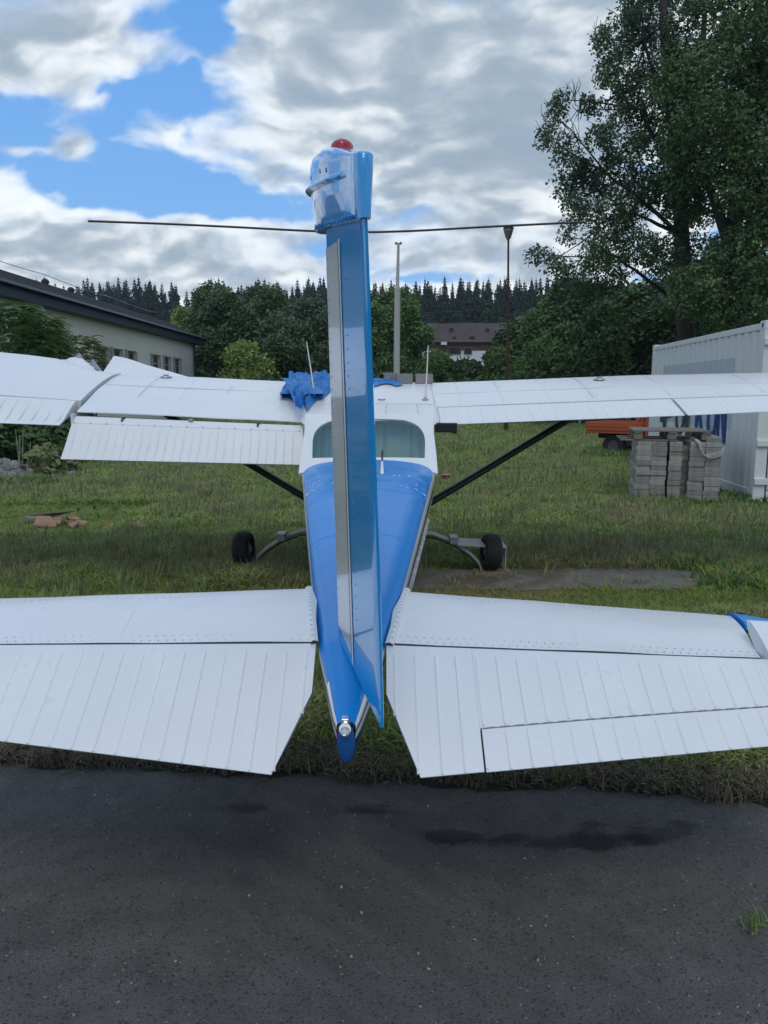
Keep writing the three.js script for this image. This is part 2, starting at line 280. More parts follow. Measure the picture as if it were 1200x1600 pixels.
/* cabin: flanks, rear window frame, glass, dim interior */
const roofY = 1.475;
{
  const wallD = [5.3, 5.7, 6.2, 7.2, 8.3], hw = [0.460, 0.472, 0.485, 0.49, 0.45], top = [1.092, 1.38, 1.44, 1.5, 1.5], bot = [1.06, 1.07, 1.07, 1.07, 1.07];
  const rows = (sg, o) => wallD.map((D, i) => { const r = []; for (let k = 0; k <= 8; k++) { const t = k / 8; r.push(V(CX + sg * (hw[i] - o - 0.05 * t * t * t), mix(bot[i], top[i], t), -D)); } return r; });
  part(plane, 'cabin_side', [loft(rows(1, 0)), loft(rows(1, 0.02))], M.white);
  part(plane, 'cabin_side', [loft(rows(-1, 0)), loft(rows(-1, 0.02))], M.white);
  const floor = part(plane, 'cabin_floor', [box(0.78, 0.03, 2.9, CX, 0.80, -6.85), box(0.74, 0.75, 0.03, CX, 1.06, -8.25)], M.black);
  /* dark side windows */
  for (const sg of [1, -1]) part(plane, 'side_window', quad(V(CX + sg * 0.474, 1.12, -5.55), V(CX + sg * 0.487, 1.12, -6.3), V(CX + sg * 0.46, 1.36, -6.3), V(CX + sg * 0.446, 1.34, -5.75)), phys(lin(0.03, 0.04, 0.04), 0.05));
  /* rear frame: a sheet with an opening, leaning forward */
  const A = V(CX, 1.105, -5.27), up = V(0, 0.36, -0.46).normalize(), nrm = V(1, 0, 0).cross(up);
  const place = (g) => { g.applyMatrix4(new THREE.Matrix4().makeBasis(V(1, 0, 0), up, nrm).setPosition(A)); return g; };
  const S = new THREE.Shape(); S.moveTo(-0.472, -0.02); S.lineTo(-0.47, 0.16); S.lineTo(-0.462, 0.40); S.lineTo(-0.47, 0.60); S.lineTo(0.47, 0.60); S.lineTo(0.462, 0.40); S.lineTo(0.47, 0.16); S.lineTo(0.472, -0.02); S.quadraticCurveTo(0, 0.14, -0.472, -0.02);
  const outline = (P, k) => { const Y = (y) => 0.125 + (y - 0.125) * 1.36; P.moveTo(-0.392 + k, 0.125 + k); P.lineTo(-0.40 + k, Y(0.24)); P.bezierCurveTo(-0.405 + k, Y(0.34), -0.36, Y(0.40) - k, -0.25, Y(0.425) - k); P.bezierCurveTo(-0.1, Y(0.438) - k, 0.1, Y(0.438) - k, 0.25, Y(0.425) - k); P.bezierCurveTo(0.36, Y(0.40) - k, 0.405 - k, Y(0.34), 0.40 - k, Y(0.24)); P.lineTo(0.392 - k, 0.125 + k); P.bezierCurveTo(0.2, 0.135 + k, -0.2, 0.135 + k, -0.392 + k, 0.125 + k); };
  const H = new THREE.Path(); outline(H, 0); S.holes.push(H);
  const frame = part(plane, 'window_frame', place(planarUV(new THREE.ExtrudeGeometry(S, { depth: 0.02, bevelEnabled: true, bevelSize: 0.006, bevelThickness: 0.006, bevelSegments: 2, curveSegments: 16 }), 'xy')), M.white);
  const GS = new THREE.Shape(); outline(GS, -0.01);
  const gg = new THREE.ExtrudeGeometry(GS, { depth: 0.004, bevelEnabled: false, curveSegments: 16 }); gg.translate(0, 0, 0.004);
  part(frame, 'rear_window', place(gg), phys(lin(0.66, 0.78, 0.75), 0.04, { transmission: 0.93, thickness: 0, ior: 1.5 }), 'grey green tinted rear window');
  /* pale sun blind hanging inside behind the glass */
  srand(88); const strip = []; for (let i = 0; i < 13; i++) { const x = -0.43 + 0.86 * (i + 0.5) / 13, a = rnd(-0.75, 0.75), w = 0.040, row = []; for (let t = 0; t <= 4; t++) { const y = 1.12 + 0.075 * t, z = -5.62 - 0.06 * t + rnd(-0.012, 0.012), b = a + 0.08 * t * rnd(-1, 1); row.push([-1, -0.3, 0.3, 1].map((k) => V(CX + x + Math.cos(b) * w * k, y, z + Math.sin(b) * w * k + 0.006 * (1 - k * k)))); } strip.push(row); }
  const cloth = std(lin(0.46, 0.54, 0.52), 0.75, { side: THREE.DoubleSide }); strip.forEach((row) => part(plane, 'sun_blind', loft(row, { crease: 80 }), cloth));
  part(plane, 'sun_blind', loft([[-0.44, 0.44].map((x) => V(CX + x, 1.12, -5.70)), [-0.44, 0.44].map((x) => V(CX + x, 1.42, -5.93))]), std(lin(0.17, 0.21, 0.2), 0.8, { side: THREE.DoubleSide }));
}

/* wings -------------------------------------------------------------- */
/* points of an aerofoil between chord fractions f0..f1 (0 = trailing edge), closed ring */
function foil(te, le, th, f0 = 0, f1 = 1, n = 14, lift = 0) {
  const ch = le.clone().sub(te), L = ch.length(), up = V(1, 0, 0).cross(ch).normalize(); if (up.y < 0) up.negate();
  const half = (f) => { const x = Math.max(0, 1 - f); return 5 * th * (0.2969 * Math.sqrt(x) - 0.126 * x - 0.3516 * x * x + 0.2843 * x ** 3 - 0.1036 * x ** 4); };
  const camb = (f) => { const x = 1 - f; return x < 0.4 ? 0.02 / 0.16 * (0.8 * x - x * x) : 0.02 / 0.36 * (0.2 + 0.8 * x - x * x); };
  const pts = [], sp = (t) => f0 + (f1 - f0) * (1 - Math.cos(t * Math.PI)) / 2;
  for (let i = 0; i <= n; i++) { const f = sp(i / n); pts.push(te.clone().addScaledVector(ch, f).addScaledVector(up, L * (camb(f) + Math.max(half(f), 0.0012)) + lift)); }
  for (let i = n; i >= 0; i--) { const f = sp(i / n); pts.push(te.clone().addScaledVector(ch, f).addScaledVector(up, L * (camb(f) - Math.max(half(f), 0.0012)) + lift)); }
  return { pts, up, ch };
}
const RT = [ // starboard: trailing edge, leading edge
  { te: V(0.425, 1.435, -6.08), le: V(0.425, 1.708, -7.62) }, { te: V(2.375, 1.508, -6.08), le: V(2.375, 1.782, -7.62) }, { te: V(5.3, 1.628, -6.40), le: V(5.3, 1.86, -7.50) }];
const SAG = 0.032;
const secAt = (W, x) => { for (let i = 0; i < W.length - 1; i++) { const a = W[i].te.x, b = W[i + 1].te.x, t = (x - a) / (b - a); if (t >= -1e-6 && t <= 1 + 1e-6) return { te: mixv(W[i].te, W[i + 1].te, t), le: mixv(W[i].le, W[i + 1].le, t) }; } };
function topPoint(s, f, lift = 0) { // point on the upper skin
  const q = foil(s.te, s.le, 0.12, f, Math.min(1, f + 0.01), 1, lift); return [q.pts[0], q.up];
}
function strips(W, x0, x1, f, w, h) { const out = []; const n = Math.ceil(Math.abs(x1 - x0) / 0.5); for (let i = 0; i < n; i++) { const [a, u] = topPoint(secAt(W, mix(x0, x1, i / n)), f), [b] = topPoint(secAt(W, mix(x0, x1, (i + 1) / n)), f); out.push(ridge(a, b, u, w, h)); } return out; }
function rivetRow(W, x0, x1, f, step) { const out = []; const n = Math.floor(Math.abs(x1 - x0) / step); for (let i = 0; i <= n; i++) out.push(topPoint(secAt(W, mix(x0, x1, i / n)), f)); return out; }
function rivetChord(W, x, f0, f1, step) { const out = []; for (let f = f0; f < f1; f += step) out.push(topPoint(secAt(W, x), f)); return out; }
const FL = 0.225;      // share of the chord that hinges
function mainWing(W, xs, wobble = 0) {
  return loft(xs.map((x) => { const s = secAt(W, x); const q = foil(s.te, s.le, 0.12, FL + 0.012, 1, 16); if (wobble) q.pts.forEach((p, i) => { p.y += wobble * noise(p.x * 2.1, p.z * 2.6, 3) ; }); return q.pts; }), { closed: true, caps: true, crease: 32 });
}
for (const s of RT) { s.te.y -= SAG; s.le.y -= SAG; }
const wingR = part(plane, 'wing', mainWing(RT, [0.425, 0.7, 1.0, 1.4, 1.8, 2.1, 2.375, 2.8, 3.3, 4, 4.7, 5.3], 0.006), M.white, 'straight starboard wing');
{ // corrugated trailing surfaces
  const surf = (x0, x1, n) => { const xs = [...Array(n + 1)].map((_, i) => mix(x0, x1, i / n)); const g = [loft(xs.map((x) => { const s = secAt(RT, x); return foil(s.te, s.le, 0.12, 0, FL, 6, -0.002).pts; }), { closed: true, caps: true, crease: 32 })];
    for (let x = x0 + 0.05; x < x1 - 0.02; x += 0.098) { const s = secAt(RT, x), s2 = secAt(RT, Math.min(x1, x + 0.0)); const [a, u] = topPoint(s, 0.012), [b] = topPoint(s2, FL - 0.02); g.push(ridge(a, b, u, 0.016, 0.0035)); } return g; };
  part(plane, 'flap', surf(0.445, 2.362, 6), M.flapWhite, 'raised corrugated flap');
  part(plane, 'aileron', surf(2.388, 5.25, 6), M.flapWhite, 'corrugated aileron');
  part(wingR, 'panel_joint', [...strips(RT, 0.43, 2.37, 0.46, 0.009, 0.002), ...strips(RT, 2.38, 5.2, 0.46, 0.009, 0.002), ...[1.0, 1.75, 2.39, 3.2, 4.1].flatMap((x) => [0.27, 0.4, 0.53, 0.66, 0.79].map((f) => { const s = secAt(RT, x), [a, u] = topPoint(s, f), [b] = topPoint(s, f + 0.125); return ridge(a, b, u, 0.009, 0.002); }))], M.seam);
  part(wingR, 'rivet', rivets([...rivetRow(RT, 0.45, 5.2, 0.455, 0.05), ...rivetRow(RT, 0.45, 5.2, 0.255, 0.06), ...[0.65, 1.02, 1.4, 1.77, 2.1, 2.41, 2.8, 3.22].flatMap((x) => rivetChord(RT, x, 0.27, 0.9, 0.03))], 0.004), M.alu).userData.kind = 'stuff';
  const [c, u] = topPoint(secAt(RT, 1.95), 0.66);
  part(wingR, 'fuel_cap', [new THREE.CylinderGeometry(0.05, 0.055, 0.012, 20).translate(c.x, c.y + 0.004, c.z), box(0.05, 0.02, 0.012, c.x, c.y + 0.018, c.z, 0, 0.004)], M.alu);
}
/* port wing: whole near the cabin, bent up and torn beyond the flap */
const LT = [
  { te: V(-2.43, 1.515, -6.08), le: V(-2.43, 1.795, -7.62) }, { te: V(-0.64, 1.438, -6.08), le: V(-0.64, 1.712, -7.62) }];
const LO = [{ te: V(-4.2, 1.585, -6.02), le: V(-4.2, 2.08, -7.38) }, { te: V(-3.1, 1.525, -5.96), le: V(-3.1, 1.955, -7.42) }, { te: V(-2.46, 1.497, -5.98), le: V(-2.46, 1.797, -7.62) }];
for (const s of [...LT, ...LO]) { s.te.y -= SAG; s.le.y -= SAG; }
const wingL = part(plane, 'wing', loft([-2.43, -2.1, -1.7, -1.3, -0.95, -0.64].map((x) => { const s = secAt(LT, x), q = foil(s.te, s.le, 0.12, 0.035, 1, 20), N = q.pts.length; q.pts.forEach((p) => { p.y += 0.012 * noise(p.x * 2.1, p.z * 2.6, 3); }); for (let i = 0; i < 21; i++) { const a = q.pts[i], b = q.pts[N - 1 - i]; if (a.z > s.te.z - 0.34) b.copy(a).add(V(0, -0.007 - 0.12 * sstep(0.28, 0.34, s.te.z - a.z), 0)); } return q.pts; }), { closed: true, caps: true, crease: 32 }), M.white, 'dented port wing, bent up and torn beyond the flap');
{
  const skin = [-4.2, -3.7, -3.3, -3.05, -2.85, -2.65, -2.46].map((x) => { const s = secAt(LO, x); const q = foil(s.te, s.le, 0.125, 0.20, 1, 16); q.pts.forEach((p) => { const k = sstep(-3.2, -2.5, x); const e = sstep(-6.25, -6.6, p.z); p.y += e * sstep(-2.46, -2.85, x) * (0.05 * noise(p.x * 2.3, p.z * 1.7, 8) * (0.5 + k) + 0.02 * noise(p.x * 6, p.z * 5, 2) * k); if (k > 0.3 && p.z < -7.25) p.y -= 0.05 * k * sstep(-2.46, -2.7, x); }); return q.pts; });
  part(wingL, 'bent_panel', loft(skin, { closed: true, caps: true, crease: 30 }), M.white, 'outer wing skin bent upward');
  const ail = (() => { const xs = [-4.2, -3.6, -3.1, -2.8, -2.49]; const g = [loft(xs.map((x) => { const s = secAt(LO, x); const q = foil(s.te, s.le, 0.125, -0.03, 0.192, 6, 0.0).pts; q.forEach((p) => { p.y -= 0.05 * sstep(-6.28, -5.93, p.z); }); return q; }), { closed: true, caps: true, crease: 30 })]; for (let x = -4.1; x < -2.52; x += 0.098) { const s = secAt(LO, x), [a, u] = topPoint(s, -0.02), [b] = topPoint(s, 0.17); a.y -= 0.05 * sstep(-6.28, -5.93, a.z); g.push(ridge(a, b, u, 0.016, 0.0035)); } return g; })();
  part(plane, 'aileron', ail, M.flapWhite, 'aileron of the bent wing end');
  /* skins torn open at the leading edge: one thin sheet curled up, one sheared flap standing */
  const sheet = (pts, nu, nv, f, th = 0.003) => { const rows = []; for (let i = 0; i <= nu; i++) { const r = []; for (let j = 0; j <= nv; j++) { const a = i / nu, b = j / nv; const p = mixv(mixv(pts[0], pts[1], a), mixv(pts[3], pts[2], a), b); f(p, a, b); r.push(p); } rows.push(r); } const back = rows.map((r) => r.map((p) => p.clone().add(V(0, -th, -th)))); return [loft(rows, { crease: 45 }), loft(back, { crease: 45 })]; };
  part(wingL, 'torn_skin', sheet([at(158, 586, 7.25), at(295, 589, 7.35), at(240, 572, 7.55), at(178, 556, 7.7)], 12, 6, (p, a, b) => { p.y += 0.008 * Math.sin(a * 5) * b; }), M.white, 'triangular flap of torn wing skin standing up');
  part(wingL, 'torn_skin', sheet([at(84, 563, 7.3), at(158, 586, 7.2), at(140, 570, 7.5), at(118, 561, 7.6)], 12, 6, (p, a, b) => { p.y += 0.05 * Math.sin(b * 3.1) * Math.sin(a * 3.1) + 0.03 * noise(a * 5, b * 4, 3); }), M.white, 'crumpled skin peeled from the leading edge');
  part(wingL, 'torn_skin', sheet([at(112, 562, 7.45), at(163, 586, 7.3), at(150, 574, 7.6), at(120, 560, 7.7)], 10, 4, (p, a, b) => { p.y += 0.05 * Math.sin(a * 9) * b + 0.02; }), M.steel, 'bare metal underside of the torn skin');
  /* lowered flap */
  const hl = V(-2.425, 1.464, -6.13), hr = V(-0.632, 1.388, -6.13), tl = at(95, 718, 5.86), tr = at(472, 727, 5.86);
  const ring = (a, b, t) => { const h = mixv(a, b, t), e = mixv(tl, tr, t), d = e.clone().sub(h), L = d.length(), n = V(1, 0, 0).cross(d).normalize(); if (n.z < 0) n.negate(); const up = []; const thick = (f) => 0.038 * Math.sqrt(Math.max(0, 1 - (1 - Math.min(1, f / 0.22)) ** 2)) * (1 - 0.88 * sstep(0.15, 1, f)) + 0.0016;
    const fr = [0, 0.01, 0.035, 0.08, 0.15, 0.22, 0.4, 0.7, 1]; for (const f of fr) up.push(h.clone().addScaledVector(d, f).addScaledVector(n, thick(f))); for (const f of [...fr].reverse()) up.push(h.clone().addScaledVector(d, f).addScaledVector(n, -thick(f) * 0.6)); return { up, n, h, d }; };
  const rings = [0, 0.25, 0.5, 0.75, 1].map((t) => ring(hl, hr, t));
  const flap = part(plane, 'flap', loft(rings.map((r) => r.up), { closed: true, caps: true, crease: 30, uv: 'xy' }), M.flapWhite, 'corrugated flap lowered at a steep angle');
  const beads = []; for (let i = 1; i < 28; i++) { const r = ring(hl, hr, i / 28 - 0.008), a = r.up[5].clone().addScaledVector(r.d, 0.05), b = r.up[8].clone(); beads.push(ridge(a, b, r.n, 0.014, 0.0035)); } part(flap, 'corrugation', beads, M.flapWhite).userData.kind = 'stuff';
  const seam = []; for (let i = 0; i < 6; i++) { const a = ring(hl, hr, i / 6), b = ring(hl, hr, (i + 1) / 6); seam.push(ridge(a.up[5].clone(), b.up[5].clone(), a.n, 0.022, 0.003)); } part(flap, 'lap_joint', seam, M.flapWhite);
  const rv = []; for (let i = 0; i <= 14; i++) { const r = ring(hl, hr, 0.01 + i / 14.4); rv.push([r.up[5].clone().addScaledVector(r.n, 0.003), r.n]); } part(flap, 'rivet', rivets(rv, 0.007), M.alu).userData.kind = 'stuff';
  for (const [u, k] of [[176, 0.21], [398, 0.8]]) { const r = ring(hl, hr, k), a = r.h.clone().add(V(0.012, 0.0, 0.0)), b = r.up[3].clone().addScaledVector(r.n, 0.012); part(flap, 'bracket', [bar(a, b, 0.014, 0.012), bar(b, r.up[4].clone().addScaledVector(r.n, 0.004), 0.014, 0.008)], M.trim); }
  { const r = ring(hl, hr, 0.505); part(flap, 'bracket', [box(0.035, 0.05, 0.03, r.h.x, r.h.y - 0.005, r.h.z + 0.035, 0, 0.006), box(0.02, 0.03, 0.02, r.h.x, r.h.y - 0.03, r.h.z + 0.045)], M.alu); }
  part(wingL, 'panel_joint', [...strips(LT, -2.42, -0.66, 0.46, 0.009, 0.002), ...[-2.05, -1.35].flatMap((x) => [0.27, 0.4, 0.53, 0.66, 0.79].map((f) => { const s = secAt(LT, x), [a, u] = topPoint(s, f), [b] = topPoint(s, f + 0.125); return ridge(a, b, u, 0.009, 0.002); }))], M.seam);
  part(wingL, 'rivet', rivets([...rivetRow(LT, -2.42, -0.66, 0.455, 0.05), ...rivetRow(LT, -2.42, -0.66, 0.255, 0.06), ...[-2.4, -2.03, -1.7, -1.33, -1].flatMap((x) => rivetChord(LT, x, 0.27, 0.9, 0.03))], 0.004), M.alu).userData.kind = 'stuff';
  const [c] = topPoint(secAt(LT, -2.0), 0.72);
  part(wingL, 'fuel_cap', [new THREE.CylinderGeometry(0.05, 0.055, 0.012, 20).translate(c.x, c.y + 0.004, c.z), box(0.05, 0.02, 0.012, c.x, c.y + 0.018, c.z, 0, 0.004)], M.alu);
  part(wingL, 'gap_shade', quad(V(-2.42, 1.468, -6.22), V(-0.66, 1.393, -6.22), V(-0.66, 1.27, -6.26), V(-2.42, 1.345, -6.26)), M.strut, 'rear web in the flap gap, coloured near black as shade');  // plate added to close the flap gap; its near-black colour paints the shade
  /* bright tear inside the joint of the bent end */
  part(wingL, 'rib', [box(0.006, 0.10, 0.34, -2.437, 1.443, -6.2, 0)], M.flapWhite);
}
/* centre section and roof fairing over the cabin */
{
  const xs = [-0.65, -0.62, -0.56, -0.47, -0.3, -0.108, 0.08, 0.25, 0.34, 0.40, 0.435], teD = [6.06, 5.96, 5.82, 5.74, 5.70, 5.69, 5.70, 5.74, 5.82, 5.96, 6.06], teY = [1.428, 1.41, 1.405, 1.425, 1.447, 1.45, 1.447, 1.425, 1.405, 1.41, 1.428];
  const rows = xs.map((x, i) => { const te = V(x, teY[i], -teD[i]), le = V(x, 1.681, -7.63); const q = foil(V(x, 1.405, -6.08), le, 0.122, 0, 1, 14, 0.003); const top = q.pts.slice(0, 15), bot = q.pts.slice(15); top[0] = te.clone().add(V(0, 0.004, 0)); bot[bot.length - 1] = te.clone().add(V(0, -0.004, 0)); for (let k = 1; k < 5; k++) { const t = k / 5, z = mix(te.z, top[5].z, t); top[k] = V(x, mix(te.y + 0.004, top[5].y, Math.pow(t, 0.85)), z); } for (let k = 1; k < 6; k++) { const j = bot.length - 1 - k; bot[j].y = Math.min(bot[j].y, te.y - 0.004); } return [...top, ...bot]; });
  const roof = part(plane, 'cabin_roof', loft(rows, { closed: true, caps: true, crease: 40 }), M.white);
  const roofTop = (x, D) => { // height on the roof skin
    let best = null; for (let i = 0; i < xs.length - 1; i++) if (x >= xs[i] && x <= xs[i + 1]) { const t = (x - xs[i]) / (xs[i + 1] - xs[i]); for (let k = 0; k < 14; k++) { const a = mixv(rows[i][k], rows[i + 1][k], t), b = mixv(rows[i][k + 1], rows[i + 1][k + 1], t); if (-D <= a.z && -D >= b.z) best = mixv(a, b, (a.z + D) / (a.z - b.z)); } } return best || V(x, 1.7, -D); };
  const line = (x0, D0, x1, D1, n = 6) => { const o = []; for (let i = 0; i < n; i++) { const a = roofTop(mix(x0, x1, i / n), mix(D0, D1, i / n)), b = roofTop(mix(x0, x1, (i + 1) / n), mix(D0, D1, (i + 1) / n)); o.push(ridge(a, b, V(0, 0.97, 0.24).normalize(), 0.008, 0.0025)); } return o; };
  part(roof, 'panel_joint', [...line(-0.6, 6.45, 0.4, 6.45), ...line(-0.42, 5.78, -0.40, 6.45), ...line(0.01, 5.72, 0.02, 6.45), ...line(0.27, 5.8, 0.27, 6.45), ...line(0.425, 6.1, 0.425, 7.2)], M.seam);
  const rv = []; for (let x = -0.6; x < 0.4; x += 0.035) rv.push([roofTop(x, 6.47), V(0, 1, 0.2).normalize()]); for (let D = 6.1; D < 7.2; D += 0.04) rv.push([roofTop(0.415, D), V(0, 1, 0.2).normalize()]); part(roof, 'rivet', rivets(rv, 0.0038), M.alu).userData.kind = 'stuff';
  const whip = (u0, v0, u1, v1, D) => { const a = at(u0, v0, D); a.y = roofTop(Math.max(-0.6, Math.min(0.42, a.x)), D).y - 0.004; const b = at(u1, v1, D + 0.12); const w = part(plane, 'aerial', tube([a, mixv(a, b, 0.5).add(V(0.002, 0, 0)), b], 0.0075, 0.004, 6), std(lin(0.62, 0.61, 0.57), 0.5)); part(w, 'aerial_base', [new THREE.CylinderGeometry(0.012, 0.02, 0.03, 10).translate(a.x, a.y + 0.012, a.z), new THREE.CylinderGeometry(0.032, 0.034, 0.008, 14).translate(a.x, a.y + 0.003, a.z)], M.alu); };
  whip(492, 610, 479, 534, 6.6); whip(664.5, 613, 669, 540, 6.6);
  const c = roofTop(0.06, 6.6); part(roof, 'vent', new THREE.TorusGeometry(0.028, 0.006, 6, 16).rotateX(Math.PI / 2).translate(c.x - 0.08, c.y, c.z), M.alu);
  scene.userData.roofTop = roofTop;
}
/* struts */
const strutTube = (a, b) => { const rows = []; const t = b.clone().sub(a).normalize(), f = V(0, 0, 1).addScaledVector(t, -t.z).normalize(), s = t.clone().cross(f); for (const p of [a, mixv(a, b, 0.5), b]) rows.push([...Array(14)].map((_, i) => p.clone().addScaledVector(f, Math.cos(i / 7 * Math.PI) * 0.06).addScaledVector(s, Math.sin(i / 7 * Math.PI) * 0.031))); return loft(rows, { closed: true, caps: true, crease: 60 }); };
part(plane, 'wing_strut', strutTube(V(1.80, 1.50, -6.95), V(0.36, 0.655, -6.75)), M.strut);
part(plane, 'wing_strut', strutTube(V(-2.02, 1.50, -6.95), V(-0.57, 0.655, -6.75)), M.strut);
{ const a = at(682, 666, 6.0), b = at(712, 672, 6.1); part(plane, 'open_vent', [box(0.17, 0.07, 0.10, a.x + 0.075, a.y - 0.01, a.z, -0.15, 0.008), box(0.03, 0.025, 0.02, b.x - 0.02, b.y - 0.01, b.z + 0.12)], M.black, 'black vent under the wing root'); }

/* main gear */
function gear(sg, pts, wheel, label) {
  const leg = part(plane, 'gear_leg', (() => { const rows = pts.map((p, i) => { const t = (pts[Math.min(i + 1, pts.length - 1)].clone().sub(pts[Math.max(0, i - 1)])).normalize(), s = t.clone().cross(V(0, 0, 1)).normalize(), w = mix(0.055, 0.022, i / (pts.length - 1)), h = mix(0.022, 0.016, i / (pts.length - 1)); return [...Array(10)].map((_, k) => p.clone().addScaledVector(V(0, 0, 1), Math.cos(k / 5 * Math.PI) * w).addScaledVector(s, Math.sin(k / 5 * Math.PI) * h)); }); return loft(rows, { closed: true, caps: true, crease: 50 }); })(), std(lin(0.42, 0.41, 0.38), 0.55, { map: rep(grime, 2) }));
  part(leg, 'brake_line', tube(pts.map((p) => p.clone().add(V(0, -0.03, 0.03))), 0.007, 0.007, 6), M.black);
  const st = pts[2]; part(leg, 'step', [box(0.075, 0.02, 0.16, st.x, st.y + 0.05, st.z + 0.03, 0, 0.004), box(0.03, 0.06, 0.05, st.x, st.y + 0.015, st.z, 0, 0.004), box(0.07, 0.05, 0.014, st.x, st.y + 0.02, st.z + 0.10)], M.steel);
  const prof = [[0.085, -0.075], [0.125, -0.088], [0.15, -0.085], [0.168, -0.066], [0.176, -0.035], [0.1785, 0], [0.176, 0.035], [0.168, 0.066], [0.15, 0.085], [0.125, 0.088], [0.085, 0.075]]  .map(([r, y]) => new THREE.Vector2(r * 0.93, y * 0.86));
  const turn = (g) => g.rotateZ(Math.PI / 2).rotateY(sg * 0.10).rotateZ(-sg * 0.05).translate(wheel.x, wheel.y, wheel.z);
  const w = part(plane, 'wheel', turn(new THREE.CylinderGeometry(0.075, 0.075, 0.09, 24)), M.alu, label);
  const grooves = [-0.03, -0.01, 0.01, 0.03].map((y) => new THREE.TorusGeometry(0.1645, 0.0022, 4, 40).rotateX(Math.PI / 2).translate(0, y * 0.86, 0));
  part(w, 'tyre', [new THREE.LatheGeometry(prof, 40), ...grooves].map((g) => turn(g)), M.rubber);
  part(w, 'hub', turn(new THREE.CylinderGeometry(0.03, 0.04, 0.13, 14)), M.steel);
  return leg;
}
const wR = at(767, 873, 6.85), wL = at(381, 868, 6.95); wR.y = 0.055 + 0.165; wL.y = 0.06 + 0.165;
const legR = gear(1, [V(0.20, 0.40, -6.85), at(676, 834, 6.85), at(708, 846, 6.85), at(733, 864, 6.85), at(747, 878, 6.85), at(752, 893, 6.85)], wR, 'starboard wheel');
gear(-1, [V(-0.42, 0.42, -6.9), at(470, 830, 6.9), at(441, 841, 6.9), at(418, 856, 6.9), at(404, 868, 6.9), at(401, 884, 6.9)], wL, 'port wheel');
{ // plate left over the starboard wheel where the fairing was fixed
  const a = at(715, 840, 7.0), b = at(784, 844, 7.0), c = at(792, 855, 6.78), d = at(716, 851, 6.78); const lo = (p) => p.clone().add(V(0, -0.012, 0));
  part(legR, 'fairing_plate', [loft([[a, b, c, d], [lo(a), lo(b), lo(c), lo(d)]], { closed: true, caps: true, crease: 20 }), bar(at(788.5, 851, 6.86), at(785, 893, 6.86), 0.02, 0.012), box(0.012, 0.22, 0.05, at(789, 873, 6.85).x, at(789, 873, 6.85).y, -6.84, 0)], std(lin(0.36, 0.35, 0.33), 0.6, { map: rep(grime, 3) }), 'flat metal plate over the wheel');
}

